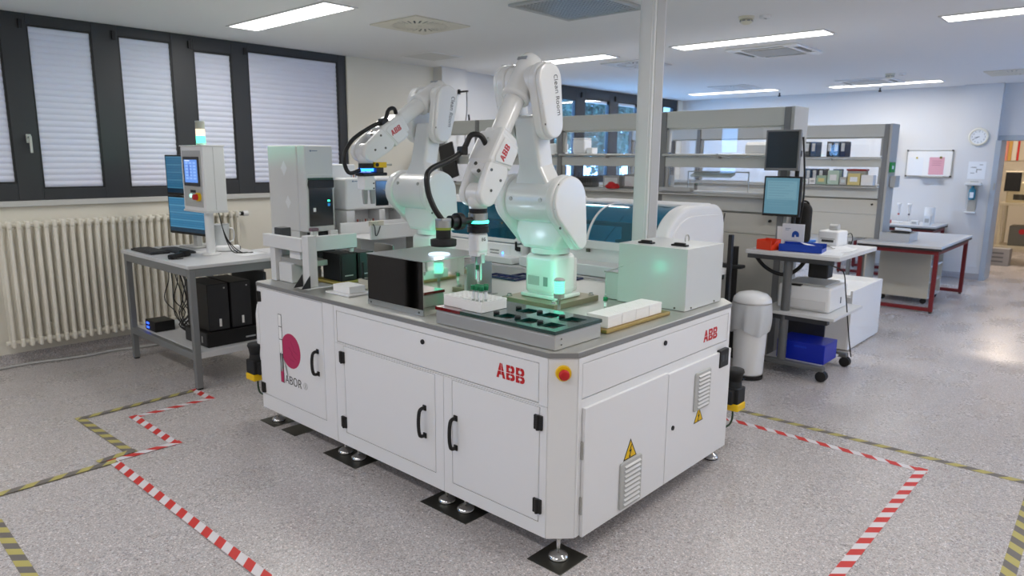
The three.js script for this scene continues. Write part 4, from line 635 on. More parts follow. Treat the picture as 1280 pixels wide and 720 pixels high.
{ // control panel on a post
  const t = thing('control_panel', 'white operator panel on a post with touch screen and stop button', 'control panel', [2.50, YD, -5.53]), o = t.position, W = g => g.translate(-o.x, -o.y, -o.z), x0 = 2.416, x1 = 2.588, z0 = -5.735, z1 = -5.35, y0 = 1.285, y1 = 1.782;
  part(t, 'post', W(merge([cylg(.034, .034, .35, 2.50, YD + .012, -5.50), cylg(.07, .07, .012, 2.50, YD + .001, -5.50, 'y', 28), cylg(.05, .05, .018, 2.5, y0 - .02, -5.5)])), M.white);
  bx(t, 'housing', M.white, x0, x1, y0, y1, z0, z1, .008, 2); bx(t, 'housing_lid', M.whiteMat, x0 - .008, x1 + .004, y1 - .004, y1 + .006, z0 - .004, z1 + .004, .003); bx(t, 'base_rim', M.whiteMat, x0 - .006, x1 + .004, y0 - .012, y0 + .004, z0 - .004, z1 + .004, .003); bx(t, 'housing_seam', M.greyLight, x0 + .08, x0 + .083, y0 + .01, y1 - .01, z1 - .001, z1 + .001);
  const fp = bx(t, 'front_plate', M.greyLight, x0 - .004, x0 + .002, y0 + .03, y1 - .035, z0 + .03, z1 - .035, .002);
  const sc = part(t, 'touch_screen', W(boxg(x0 - .012, x0 - .003, 1.475, 1.70, z0 + .055, z1 - .06, .005)), M.charcoal, 'dark touch screen bezel');
  const tex = canvasTex(128, 96, (c, w, h) => { c.fillStyle = '#5f8fe0'; c.fillRect(0, 0, w, h); c.fillStyle = '#8fb4f2'; for (let i = 0; i < 6; i++) for (let j = 0; j < 3; j++) c.fillRect(12 + j * 38, 10 + i * 13, 26, 7); c.fillStyle = '#dbe6fa'; c.fillRect(8, 2, 50, 4); c.fillStyle = '#2f56b8'; c.fillRect(44, 20, 10, 50); });
  part(sc, 'screen', W(onFace(new THREE.PlaneGeometry(.225, .175), 'x-', x0 - .0125, 1.59, (z0 + z1) / 2 - .002)), new THREE.MeshStandardMaterial({ color: 0x111111, emissive: 0xffffff, emissiveMap: tex, emissiveIntensity: .75, roughness: .3 }));
  part(t, 'key_row', W(boxg(x0 - .012, x0 - .003, 1.425, 1.445, -5.58, -5.50, .002)), M.dark); part(t, 'lit_button', W(cylg(.013, .013, .012, x0 - .009, 1.40, -5.58, 'x', 16)), glow(0x9fffe8, 1.6));
  const es = part(t, 'emergency_stop', W(cylg(.033, .033, .022, x0 - .014, 1.395, -5.44, 'x', 28)), M.yellow, 'yellow and red stop button'); part(es, 'button', W(merge([cylg(.02, .024, .03, x0 - .04, 1.395, -5.44, 'x', 24), cylg(.012, .012, .03, x0 - .022, 1.395, -5.44, 'x', 16)])), M.red);
  for (let k = 0; k < 3; k++) part(t, 'cable', W(tube([[2.56, y0, -5.46], [2.58, 1.15, -5.45], [2.62, 1.03, -5.47 + k * .02], [2.66 + k * .02, YD + .008, -5.45 + k * .03], [2.72 + k * .03, YD + .006, -5.42 + k * .03]], .004, 20, 5)), M.black);
  const st = thing('signal_tower', 'small signal tower with lit amber and green segments on the operator panel', 'signal tower', [2.48, y1 + .0065, -5.5]);
  part(st, 'base', cylg(.036, .036, .016, 0, 0, 0), M.greyLight); part(st, 'green_segment', cylg(.034, .034, .055, 0, .016, 0), glow(0x5effc8, 1.6), 'lit green segment'); part(st, 'amber_segment', cylg(.034, .034, .05, 0, .072, 0), glow(0xffe0c0, 1.1)); part(st, 'clear_segment', cylg(.034, .034, .05, 0, .123, 0), new THREE.MeshPhysicalMaterial({ color: 0xd8d8cc, roughness: .2, transmission: .4, thickness: 0 })); part(st, 'cap', cylg(.034, .034, .01, 0, .174, 0), M.greyLight);
  const pl = new THREE.PointLight(0x7effd0, .15, 0, 2); pl.position.set(0, .045, 0); st.add(pl);
}
const deskTex = canvasTex(160, 100, (c, w, h) => { c.fillStyle = '#2f7fae'; c.fillRect(0, 0, w, h); for (let k = 0; k < 14; k++) { c.fillStyle = k % 3 ? '#3a8cba' : '#5aa5cc'; c.fillRect(0, k * 7, w, 3 + k % 2); } c.fillStyle = '#123a55'; c.fillRect(0, h - 12, w, 12); });
function monitor(label, pos, turn, w, h, tex, k, bezel = M.black, group, standMat = M.black) {
  const t = thing('monitor', label, 'monitor', pos, turn, group);    // screen looks along local +z
  part(t, 'housing', boxg(-w / 2, w / 2, 0, h, -.035, 0, .006), bezel); part(t, 'screen', new THREE.PlaneGeometry(w - .03, h - .035).translate(0, h / 2 + .004, .0006), tex ? new THREE.MeshStandardMaterial({ color: 0x0a0a0a, emissive: 0xffffff, emissiveMap: tex, emissiveIntensity: k, roughness: .25 }) : S(0x1c262c, .25));
  part(t, 'rear_bulge', boxg(-w * .28, w * .28, h * .2, h * .8, -.06, -.035, .008), bezel); return t;
}
{ const m1 = monitor('upper widescreen monitor of the stacked pair behind the operator panel', [2.56, 1.375, -6.05], -Math.PI / 2 + .12, .56, .34, deskTex, .3, M.black, 'stacked monitors on the side table'), m2 = monitor('lower widescreen monitor of the stacked pair with its stand on the table', [2.56, 1.045, -6.05], -Math.PI / 2 + .12, .56, .325, deskTex, .42, M.black, 'stacked monitors on the side table');
  part(m1, 'mount', boxg(-.03, .03, -.05, .2, -.11, -.06, .006), M.greyLight); const st = part(m2, 'stand', [boxg(-.03, .03, -.10, .28, -.11, -.06, .006), boxg(-.12, .12, -.111, -.10, -.16, .02, .004)], M.greyLight); }
function keyboard(label, x, z, turn, w, d) { const t = thing('keyboard', label, 'keyboard', [x, YD, z], turn); part(t, 'base', boxg(-w / 2, w / 2, .001, .016, -d / 2, d / 2, .004), M.dark); const kg = new THREE.BoxGeometry(w / 16 * .84, .006, d / 6 * .8); for (let i = 0; i < 15; i++) for (let j = 0; j < 5; j++) piece(t, 'key', kg, M.charcoal, -w / 2 + (i + 1) * w / 16, .0185, -d / 2 + (j + 1) * d / 6); }
keyboard('black keyboard at the table edge by the radiator', 2.225, -6.0, Math.PI / 2, .42, .15); keyboard('second black keyboard just behind the first', 2.385, -5.86, Math.PI / 2, .40, .13);
{ const t = thing('hand_scanner', 'black hand scanner with cable lying by the keyboards', 'scanner', [2.235, YD, -5.50], .5); part(t, 'handle', boxg(-.09, .06, .001, .035, -.022, .022, .014, 2), M.black); part(t, 'head', boxg(.05, .12, .001, .05, -.034, .034, .014, 2), M.black); part(t, 'cable', tube([[-.09, .015, 0], [-.12, .008, .02], [-.10, .006, .07], [-.05, .006, .09]], .004, 24, 5), M.black);
  const w = thing('white_scanner', 'white barcode scanner lying on the side table', 'scanner', [2.68, YD, -5.60], -.4); part(w, 'body', boxg(-.09, .1, .001, .05, -.03, .03, .02, 3), M.white); part(w, 'window', boxg(.1, .104, .012, .04, -.02, .02, .002), M.navy);
  const p = thing('paper_sheet', 'white paper sheet on the side table', 'paper', [2.72, YD, -5.3], .2); part(p, 'sheet', boxg(-.1, .1, .0005, .002, -.07, .07), M.paper);
  const j = thing('plastic_jug', 'translucent white plastic jug near the radiator valve', 'jug', [2.76, YD, -5.88]); part(j, 'jug', lathe([[0, .002], [.062, .002], [.066, .01], [.078, .19], [.083, .2], [.08, .2], [.074, .19], [.06, .012], [0, .01]], 28), new THREE.MeshPhysicalMaterial({ color: 0xe6eaec, roughness: .4, transmission: .35, thickness: 0 })); part(j, 'handle', tube([[.07, .17, 0], [.115, .15, .0], [.115, .06, 0], [.066, .04, 0]], .007, 20, 6), M.white);
}
{ // computers on the shelf
  const ys = .281;
  const b = thing('desktop_pc', 'flat black desktop computer lying on the table shelf', 'computer', [2.44, ys, -5.3]); part(b, 'case', boxg(-.19, .20, .001, .115, -.2, .19, .004), M.black); part(b, 'front', boxg(-.194, -.19, .006, .11, -.19, .18, .001), M.dark); part(b, 'badge', boxg(.11, .19, .03, .042, .19, .191), M.greyLight); part(b, 'badge', boxg(-.196, -.194, .03, .08, .1, .112), M.greyLight);
  for (const [i, x] of [2.36, 2.54].entries()) { const p = thing('tower_pc', i ? 'black computer tower next to the wall side on the flat computer' : 'black computer tower behind the table leg on the flat computer', 'computer', [x, ys + .116, -5.31], 0, 'black computer towers'); part(p, 'case', boxg(-.08, .085, .001, .36, -.2, .17, .004), M.black); part(p, 'front', boxg(-.075, .08, .006, .355, .17, .175, .002), M.dark); part(p, 'badge', boxg(.0, .018, .03, .09, .175, .176), M.foam); part(p, 'button', boxg(.045, .055, .32, .33, .175, .177), M.greyLight); }
  bx(thing('grey_screen_panel', 'grey fabric panel standing under the side table', 'panel', [2.76, ys, -5.4]), 'panel', S(0x54585a, .8), 2.75, 2.775, ys + .001, .80, -5.7, -5.16, .003);
  const n = thing('network_box', 'small black network box with blue lights on the shelf', 'network box', [2.24, ys, -5.98]); part(n, 'case', boxg(-.07, .09, .001, .085, -.11, .09, .004), M.black); for (const y of [.025, .06]) part(n, 'blue_light', boxg(-.072, -.07, y - .008, y + .008, -.08, -.03), glow(0x2b55ff, 2.2), 'blue light');
  const w = thing('carton', 'small printed white carton on the table shelf', 'carton', [2.72, ys, -5.085]); part(w, 'carton', boxg(-.05, .05, .001, .19, -.05, .05, .002), M.paper); for (let k = 0; k < 4; k++) part(w, 'print', boxg(-.051, -.0502, .03 + k * .035, .042 + k * .035, -.03, .03), M.greyPanel);
  const c = thing('cable_bundle', 'tangled black cables hanging under the side table', 'cables', [2.27, ys, -5.70]);
  for (let k = 0; k < 12; k++) { const a = rnd() * .14 - .05, z = rnd() * .18 - .08; part(c, 'cable', tube([[a * .5, .60, z * .5], [a + .03, .45, z], [a - .05 + rnd() * .1, .30, z + .05 * rnd()], [a + rnd() * .1, .16, z - .05], [.02 + rnd() * .06, .07, rnd() * .1 - .06], [.06 + rnd() * .08, .012, .02 + rnd() * .1]], .0042, 26, 5), k % 4 ? M.black : M.charcoal); }
  const f = thing('floor_cable', 'white cable lying along the foot of the window wall', 'cable', [1.9, .012, -6.6]); const cp = [[.2, .0, -6.5], [.9, 0, -6.58], [1.33, 0, -6.68], [1.52, 0, -6.67], [1.7, 0, -6.62], [1.88, 0, -6.6], [2.06, 0, -6.62], [2.3, 0, -6.56], [2.8, 0, -6.5]].map(([x, y, z]) => [x - 1.9, y, z + 6.6]); part(f, 'cable', tube(cp, .0105, 80, 8), M.greyLight);
}
{ // sectional radiator
  const r = thing('radiator', 'cream sectional column radiator below the blinds', 'radiator', [2.35, .0, -6.68]), m = S(0xebe7da, .42);
  const n = 32, pitch = .0625, sec = merge([cylg(.0165, .0165, .93, 0, .215, .045, 'y', 12), cylg(.0165, .0165, .93, 0, .215, -.02, 'y', 12), boxg(-.0155, .0155, 1.12, 1.185, -.045, .068, .015, 3), boxg(-.0155, .0155, .165, .24, -.045, .068, .015, 3)]);
  const hub = merge([cylg(.019, .019, pitch, 0, 1.15, .012, 'x', 12), cylg(.019, .019, pitch, 0, .205, .012, 'x', 12)]);
  for (let k = 0; k < n; k++) { const x = -.99 + k * pitch; const s = piece(r, 'section', sec, m, x, 0, 0); if (k < n - 1) { const hb = piece(s, 'hub', hub, m, pitch / 2, 0, 0); } }
  part(r, 'valve', [cylg(.013, .013, .09, 1.0, 1.15, .012, 'x', 12), cylg(.026, .026, .05, 1.05, 1.15, .012, 'x', 16)], M.white); part(r, 'valve_cap', cylg(.02, .02, .03, 1.012, 1.15, .012, 'x', 14), M.black); part(r, 'end_plug', [cylg(.018, .018, .03, -1.02, 1.15, .012, 'x', 12), cylg(.02, .02, .03, -1.02, .205, .012, 'x', 12)], m);
  part(r, 'bracket', [boxg(-.7, -.66, .25, .32, -.105, -.04), boxg(.66, .7, .25, .32, -.105, -.04)], m);
}
{ // added dark cupboard out of view, there to darken the steel box reflection
  const c = thing('added_cupboard', 'added dark cupboard out of view, placed for the mirror box to reflect', 'cupboard', [-1.7, 0, -6.1]); bx(c, 'carcass', S(0x2a2a2c, .6), -3.9, .35, .05, 1.05, -6.6, -5.7, .006); bx(c, 'plinth', M.black, -3.85, .3, .001, .05, -6.55, -5.75); for (const x of [-3.88, -3.14, -2.4, -1.66, -.92, -.38]) bx(c, 'door', S(0x242427, .5), x, x + .72, .08, 1.02, -5.70, -5.685, .003);
}
// ================================================================ lab shelving with glass backs
function superstructure(label, X, posts, yBottom, group) {   // front face at x = X, posts at the listed z (from the door side inwards)
  const t = thing('lab_shelving', label, 'shelving', [X + .15, yBottom, (posts[0] + posts[posts.length - 1]) / 2], 0, group), pw = .055;
  const zA = posts[0], zB = posts[posts.length - 1];
  bx(t, 'end_panel', M.greyLight, X - .01, X + .30, yBottom + .001, 2.155, zA + .001, zA + .03, .003);
  for (const z of posts) bx(t, 'post', M.shelfDark, X - .012, X + .06, yBottom + .001, 2.15, z - pw, z, .003);
  for (let k = 0; k + 1 < posts.length; k++) { const z1 = posts[k] - pw, z0 = posts[k + 1];
    bx(t, 'top_panel', M.shelfGrey, X, X + .06, 2.0, 2.152, z0, z1, .004); bx(t, 'groove_back', M.shelfGrey, X + .045, X + .06, 1.984, 2.0, z0, z1);
    bx(t, 'glass_pane', M.glass, X + .028, X + .032, 1.776, 1.984, z0 + .03, z1 - .03); bx(t, 'pane_side', M.greyLight, X + .012, X + .05, 1.776, 1.984, z0, z0 + .03); bx(t, 'pane_side', M.greyLight, X + .012, X + .05, 1.776, 1.984, z1 - .03, z1);
    bx(t, 'shelf_board', M.greyLight, X - .045, X + .26, 1.742, 1.762, z0, z1, .003); part(t, 'shelf_rail', cylg(.011, .011, z1 - z0, X - .05 - t.position.x, 1.75 - yBottom, (z0 + z1) / 2 - t.position.z, 'z', 10), M.alu); bx(t, 'rail_holder', M.greyLight, X - .065, X, 1.72, 1.765, (z0 + z1) / 2 - .012, (z0 + z1) / 2 + .012, .003);
    bx(t, 'middle_panel', M.shelfGrey, X, X + .06, 1.64, 1.735, z0, z1, .004);
    bx(t, 'glass_pane', M.glass, X + .028, X + .032, 1.436, 1.638, z0 + .03, z1 - .03); bx(t, 'pane_side', M.greyLight, X + .012, X + .05, 1.436, 1.638, z0, z0 + .03); bx(t, 'pane_side', M.greyLight, X + .012, X + .05, 1.436, 1.638, z1 - .03, z1);
    bx(t, 'shelf_board', M.greyLight, X - .10, X + .26, 1.40, 1.42, z0, z1, .003); part(t, 'shelf_rail', cylg(.011, .011, z1 - z0, X - .105 - t.position.x, 1.395 - yBottom, (z0 + z1) / 2 - t.position.z, 'z', 10), M.alu);
    bx(t, 'service_panel', M.shelfGrey, X - .03, X + .06, 1.262, 1.39, z0, z1, .004); bx(t, 'groove_back', M.shelfGrey, X + .045, X + .06, 1.244, 1.262, z0, z1);
    bx(t, 'wall_panel', M.shelfWall, X + .002, X + .05, 1.068, 1.244, z0, z1, .003); bx(t, 'wall_panel', M.shelfWall, X + .002, X + .05, yBottom + .002, 1.064, z0, z1, .003); part(t, 'gas_tap', cylg(.012, .012, .02, X - .008 - t.position.x, 1.19 - yBottom, z1 - .06 - t.position.z, 'x', 12), M.black); }
  return t;
}
superstructure('long grey lab shelving with glass backs behind the robots', 6.0, [-2.30, -3.47, -4.72, -5.97, -6.60], .0, 'grey lab shelving rows');
superstructure('grey lab shelving with binders and boxes by the whiteboard wall', 9.35, [-2.40, -3.62, -4.85, -6.0], .775, 'grey lab shelving rows');
{ const b = thing('wall_bench', 'grey bench hidden under the far shelving', 'bench', [9.6, 0, -4.3]); bx(b, 'top', M.laminate, 9.2, 9.95, .735, .773, -6.1, -2.66, .004); for (const z of [-6.0, -4.3, -2.72]) for (const x of [9.25, 9.88]) bx(b, 'leg', M.metalLeg, x, x + .04, .001, .735, z, z + .04, .003); }
// things on the near shelving
function item(name, label, cat, mat, x0, x1, y, h, z0, z1, group, r = .006) { const t = thing(name, label, cat, [(x0 + x1) / 2, y, (z0 + z1) / 2], 0, group); part(t, 'body', boxg((x0 - x1) / 2, (x1 - x0) / 2, .001, h, (z0 - z1) / 2, (z1 - z0) / 2, r), mat); return t; }
const SH = 1.7625, SL = 1.4205;
{ const a = item('white_canister', 'white square canister on the upper glass-backed shelf', 'canister', M.white, 6.10, 6.24, SH, .155, -4.66, -4.5, undefined, .02); part(a, 'lid', boxg(-.068, .068, .155, .165, -.078, .078, .006), M.foam);
  const b = item('small_carton', 'small white carton beside the square canister', 'carton', M.paper, 6.10, 6.2, SH, .06, -4.47, -4.40); part(b, 'flap', boxg(-.048, .048, .06, .064, -.034, .034), M.foam);
  const c = item('white_case', 'white slanted case on the shelf near the twin monitors', 'case', M.white, 6.08, 6.24, SH, .08, -2.72, -2.52); part(c, 'lid', extrude(shape([[-.075, 0], [.075, 0], [.06, .025], [-.05, .025]]), .19).translate(0, .08, -.095), M.foam);
  const d = item('white_carton', 'white carton seen behind the front robot shoulder on the upper shelf', 'carton', M.paper, 6.1, 6.24, SH, .11, -4.98, -4.82); part(d, 'tape', boxg(-.02, .02, .11, .1112, -.08, .08), M.cream);
  const e = thing('tube_crate', 'dark crate of small instruments on the lower shelf', 'crate', [6.16, SL, -4.50]); part(e, 'crate', boxg(-.06, .06, .001, .10, -.16, .12, .004), M.charcoal); for (let k = 0; k < 5; k++) part(e, 'instrument', tube([[0, .1, -.12 + k * .05], [.01, .15, -.11 + k * .05], [-.01, .14 + .03 * rnd(), -.09 + k * .05]], .004, 10, 5), M.black); for (let k = 0; k < 8; k++) part(e, 'slot', boxg(-.062, -.06, .015, .085, -.15 + k * .033, -.135 + k * .033), M.dark);
  const f = thing('red_cloth', 'crumpled red cloth on the service rail', 'cloth', [5.92, 1.40, -4.0]); part(f, 'cloth', (() => { const g = new THREE.SphereGeometry(.06, 18, 12).toNonIndexed(); const p = g.attributes.position; for (let i = 0; i < p.count; i++) { const x = p.getX(i), y = p.getY(i), z = p.getZ(i), k = 1 + .25 * Math.sin(60 * x + 40 * z) * Math.cos(50 * y); p.setXYZ(i, x * k, Math.max(-.02, y * .7 * k), z * 1.2 * k); } g.computeVertexNormals(); return g.translate(0, .041, 0); })(), M.red);
  const g = thing('shelf_tray', 'grey wire tray standing on the lower shelf edge', 'tray', [5.90, SL, -3.28]); part(g, 'tray', [boxg(-.04, .04, .001, .006, -.16, .16), boxg(-.04, -.036, .006, .035, -.16, .16), boxg(.036, .04, .006, .035, -.16, .16)], M.greyLight);
  const h = thing('dark_monitor', 'dark angled monitor on an arm between rear robot and shelving', 'monitor', [5.93, 1.4205, -6.40]); part(h, 'housing', new THREE.BoxGeometry(.03, .42, .24).rotateX(-.28).translate(-.02, .25, 0), M.dark); part(h, 'foot', boxg(-.028, .03, .001, .012, -.08, .08, .003), M.dark);
  const k = item('black_unit', 'flat black unit on the lower shelf behind the rear robot', 'unit', M.black, 6.06, 6.25, SL, .09, -6.28, -6.02); part(k, 'front', boxg(-.097, -.095, .01, .08, -.12, .12), M.dark);
  for (const [z, w, hh, m, n] of [[-3.75, .5, .14, M.greyPanel, 'first'], [-4.15, .2, .12, M.greyLight, 'second']]) { const q = item('instrument_case', n === 'first' ? 'wide grey instrument case on the lower shelf behind the column' : 'narrow pale instrument case on the lower shelf behind the column', 'case', m, 6.1, 6.25, SL, hh, z - w / 2, z + w / 2); part(q, 'front', boxg(-.077, -.075, .02, hh - .02, -w / 2 + .02, w / 2 - .02), M.white); }
  const v = thing('glassware_rack', 'wire rack with long glassware behind the lower pane', 'rack', [6.15, SL, -3.0]); part(v, 'frame', [polyTube([[0, .001, -.3], [0, .18, -.3], [0, .18, .3], [0, .001, .3]], .006), polyTube([[0, .10, -.3], [0, .10, .3]], .004)], M.steel); for (let i = 0; i < 5; i++) part(v, 'glass_tube', cylg(.012, .012, .4, 0, .14 + .006 * i, -.05 + .0 * i, 'z', 10).translate(.02 * i - .04, 0, 0), tubeGlass);
}
{ // things on the far shelving
  const cols = [0x2c3e66, 0x27313d, 0x3e5f8a, 0x20242c, 0x4c6f93]; const bm = cols.map(c => S(c, .6));
  const binder = (x, y, z, i, where) => { const t = thing('ring_binder', where, 'binder', [x, y, z], 0, where.includes('upper') ? 'binders on the upper far shelf' : 'binders on the lower far shelf'); part(t, 'cover', boxg(-.1, .1, .001, .19, -.035, .035, .004), bm[i % 5]); part(t, 'spine_label', boxg(-.102, -.1, .07, .17, -.02, .02), M.paper); };
  for (const [i, z] of [-3.46, -3.38, -3.30, -3.10, -3.02, -2.94].entries()) binder(9.53, SH, z, i, i % 2 ? 'dark binder with white label on the upper far shelf' : 'blue binder with white label on the upper far shelf');
  for (const [i, z] of [-3.5, -3.42, -3.34, -3.26, -3.18, -3.0].entries()) binder(9.53, SL, z, i + 2, i % 2 ? 'dark binder with white label on the lower far shelf' : 'blue binder with white label on the lower far shelf');
  const pal = [M.paper, M.foam, S(0x9fb8a5, .6), S(0xb8cdbd, .6), M.greyLight, S(0xd8c98a, .6), M.white, S(0xc9d6dc, .6)], zs = [];
  let z = -3.36; const nm = ['white carton', 'pale green carton', 'stack of papers', 'cream carton', 'grey carton', 'yellow carton', 'tall white carton', 'light blue carton']; let k = 0;
  while (z < -2.52) { const w = .07 + rnd() * .09, h = .06 + rnd() * .12; const t = thing('shelf_carton', ['plain white', 'glossy white', 'sage green', 'pale mint', 'grey', 'yellow', 'bright white', 'ice blue'][k % 8] + ' small carton in the mixed row on the lower far shelf', 'carton', [9.28, SL, z + w / 2], 0, 'cartons on the lower far shelf'); part(t, 'box', boxg(-.06, .06, .001, h, -w / 2, w / 2, .003), pal[k % 8]); part(t, 'label', boxg(-.0612, -.06, h * .3, h * .7, -w * .3, w * .3), pal[(k + 3) % 8]); z += w + .012; k++; }
  const rb = thing('red_lidded_tub', 'white tub with red lid in front of the far glass pane', 'tub', [9.47, SL, -2.75]); part(rb, 'tub', boxg(-.06, .06, .001, .17, -.11, .11, .01), M.greyLight); part(rb, 'lid', boxg(-.065, .065, .17, .195, -.115, .115, .006), S(0xb03036, .5));
  const ex = thing('exit_sign', 'small green sign on the end of the far shelving', 'sign', [9.40, 1.58, -2.352]); part(ex, 'plate', boxg(-.05, .14, 0, .12, -.012, .004, .003), S(0x11994a, .5)); part(ex, 'symbol', boxg(.0, .07, .04, .08, .004, .005), M.paper);
  const dp = thing('paper_dispenser', 'translucent glove box holder on the shelving end panel', 'dispenser', [9.5, 1.40, -2.352]); part(dp, 'box', boxg(-.08, .12, 0, .14, -.012, .05, .006), M.greyLight);
  const tp = thing('towel_box', 'tall white towel dispenser on the far wall by the shelving', 'dispenser', [12.24, 1.74, -3.12]); part(tp, 'box', boxg(-.06, .055, 0, .42, -.09, .09, .01), M.white); const tp2 = thing('glove_box', 'clear glove box on the far wall by the whiteboard', 'dispenser', [12.25, 1.35, -3.14]); part(tp2, 'box', boxg(-.04, .045, 0, .26, -.06, .06, .008), S(0xd0d8d8, .4));
}
// slim aluminium installation column
{ const c = thing('installation_column', 'slim aluminium cable column from worktop back to ceiling', 'column', [3.825, 0, -2.337]); bx(c, 'profile', M.aluPaint, 3.762, 3.888, .001, H - .001, -2.389, -2.285, .004); bx(c, 'cover_strip', M.whiteMat, 3.758, 3.763, .02, H - .01, -2.372, -2.302, .001); bx(c, 'cover_strip', M.greyLight, 3.778, 3.872, .02, H - .01, -2.2855, -2.281, .001); bx(c, 'foot', M.charcoal, 3.75, 3.9, .001, .02, -2.40, -2.274); }
// ================================================================ cart, bin, tables on the door side
{ const t = thing('pedal_bin', 'white round pedal bin with a translucent liner hanging over', 'bin', [5.27, 0, -2.215]);
  part(t, 'base_ring', cylg(.118, .118, .03, 0, .001, 0, 'y', 32), M.black); part(t, 'drum', lathe([[0, .03], [.113, .03], [.115, .05], [.135, .58], [.135, .6], [0, .6]], 36), M.white); part(t, 'lid', lathe([[0, .70], [.06, .695], [.11, .68], [.14, .65], [.146, .625], [.146, .605], [0, .605]].reverse(), 36), M.white);
  const lp = []; const seg = 48; for (const [r, y, w] of [[.147, .61, 0], [.155, .57, .003], [.158, .5, .006], [.152, .44, .010], [.143, .41, .012]]) { const row = []; for (let i = 0; i <= seg; i++) { const a = i / seg * 6.2832; row.push([(r + w * Math.sin(9 * a) + w * .6 * Math.sin(17 * a)) * Math.cos(a), y - (y < .5 ? .05 * (.5 + .5 * Math.sin(3 * a + 1)) : 0), (r + w * Math.sin(9 * a)) * Math.sin(a)]); } lp.push(row); }
  const pos = []; for (let k = 0; k + 1 < lp.length; k++) for (let i = 0; i < seg; i++) { const [a, b, c, d] = [lp[k][i], lp[k][i + 1], lp[k + 1][i + 1], lp[k + 1][i]]; pos.push(...a, ...c, ...b, ...a, ...d, ...c); } const g = new THREE.BufferGeometry(); g.setAttribute('position', new THREE.Float32BufferAttribute(pos, 3)); const lg = mergeVertices(g, 1e-4); lg.computeVertexNormals();
  part(t, 'liner', lg, new THREE.MeshPhysicalMaterial({ color: 0xeef1f4, roughness: .45, transmission: .3, thickness: 0, side: THREE.DoubleSide }), 'translucent bin liner'); part(t, 'pedal', boxg(-.17, -.11, .012, .03, -.04, .04, .005), M.black); }
const YC = 1.0, cartM = S(0x6d6f70, .45, .4);
{ // rolling workstation
  const t = thing('workstation_cart', 'grey rolling workstation with sloped post, shelf and casters', 'cart', [5.85, 0, -2.0]), o = t.position, W = g => g.translate(-o.x, -o.y, -o.z);
  part(t, 'cart_top', W(prism([[5.47, -2.385], [5.47, -1.655], [6.42, -1.655], [6.42, -2.26], [5.94, -2.26], [5.94, -2.385]], .965, .998, .004)), M.laminate); bx(t, 'top_rail', M.charcoal, 5.475, 5.51, .93, .965, -2.37, -1.70, .004); bx(t, 'top_rail', M.charcoal, 6.2, 6.24, .93, .965, -2.25, -1.70, .004);
  part(t, 'post', W(cylg(.034, .034, .845, 5.55, .12, -2.06, 'y', 20)), cartM); part(t, 'post', W(cylg(.034, .034, .845, 6.15, .12, -2.06, 'y', 20)), cartM);
  for (const x of [5.55, 6.12]) { part(t, 'foot_bar', W(boxg(x - .03, x + .03, .078, .12, -2.38 + (x > 6 ? .13 : 0), -1.72, .012, 2)), cartM); for (const z of [x > 6 ? -2.2 : -2.34, -1.735]) { const k = part(t, 'caster', W(merge([cylg(.042, .042, .022, x + .016, .043, z, 'x', 20), cylg(.042, .042, .022, x - .016, .043, z, 'x', 20), boxg(x - .012, x + .012, .045, .08, z - .02, z + .02, .004)])), M.black, 'black twin caster'); } }
  bx(t, 'shelf', M.laminate, 5.48, 6.2, .50, .525, -2.25, -1.66, .004); bx(t, 'shelf_bracket', M.charcoal, 5.52, 5.58, .455, .5, -2.25, -1.72, .004); bx(t, 'bottom_shelf', M.laminate, 5.585, 6.085, .09, .105, -2.22, -1.78, .003); bx(t, 'back_plate', M.charcoal, 6.05, 6.07, .2, .46, -2.22, -1.9, .003);
  part(t, 'cable_loop', W(tube([[5.6, .94, -2.36], [5.62, .85, -2.28], [5.64, .80, -2.18], [5.66, .80, -2.1], [5.68, .86, -2.02], [5.7, .93, -1.98]], .016, 30, 8)), M.black); part(t, 'power_brick', W(boxg(5.62, 5.75, .80, .93, -1.93, -1.78, .012, 2)), M.black); part(t, 'cable', W(tube([[5.7, .9, -1.78], [5.75, .86, -1.71], [5.8, .7, -1.69], [5.82, .53, -1.67], [5.84, .3, -1.64], [5.86, .16, -1.62]], .005, 30, 6)), M.black);
  // printer on the shelf
  const p = thing('laser_printer', 'white laser printer on the cart shelf', 'printer', [5.84, .5255, -1.96]); part(p, 'case', boxg(-.2, .22, .001, .2, -.2, .21, .02, 3), M.white); part(p, 'paper_tray', boxg(-.208, -.19, .02, .09, -.17, .18, .004), M.whiteMat); part(p, 'top_cover', boxg(-.16, .18, .2, .215, -.16, .16, .01, 2), M.greyLight); part(p, 'display', boxg(-.205, -.12, .195, .206, -.1, -.02, .003), M.black); part(p, 'port', boxg(.05, .07, .05, .1, .21, .212), M.charcoal);
  const b = thing('blue_crate', 'blue folding plastic crate on the cart bottom shelf', 'crate', [5.8, .1055, -1.95]), bm = S(0x0726b0, .4); part(b, 'wall', boxg(-.15, -.142, .001, .15, -.19, .19, .003), bm); part(b, 'wall', boxg(.142, .15, .001, .15, -.19, .19, .003), bm); part(b, 'wall', boxg(-.142, .142, .001, .15, -.19, -.182, .003), bm); part(b, 'wall', boxg(-.142, .142, .001, .15, .182, .19, .003), bm); part(b, 'floor_panel', boxg(-.142, .142, .001, .008, -.182, .182), bm); part(b, 'grip', boxg(-.153, -.15, .11, .125, -.05, .05, .001), S(0x0c3ac4, .4)); part(b, 'lid', boxg(-.15, .15, .15, .157, -.19, .19, .003), bm);
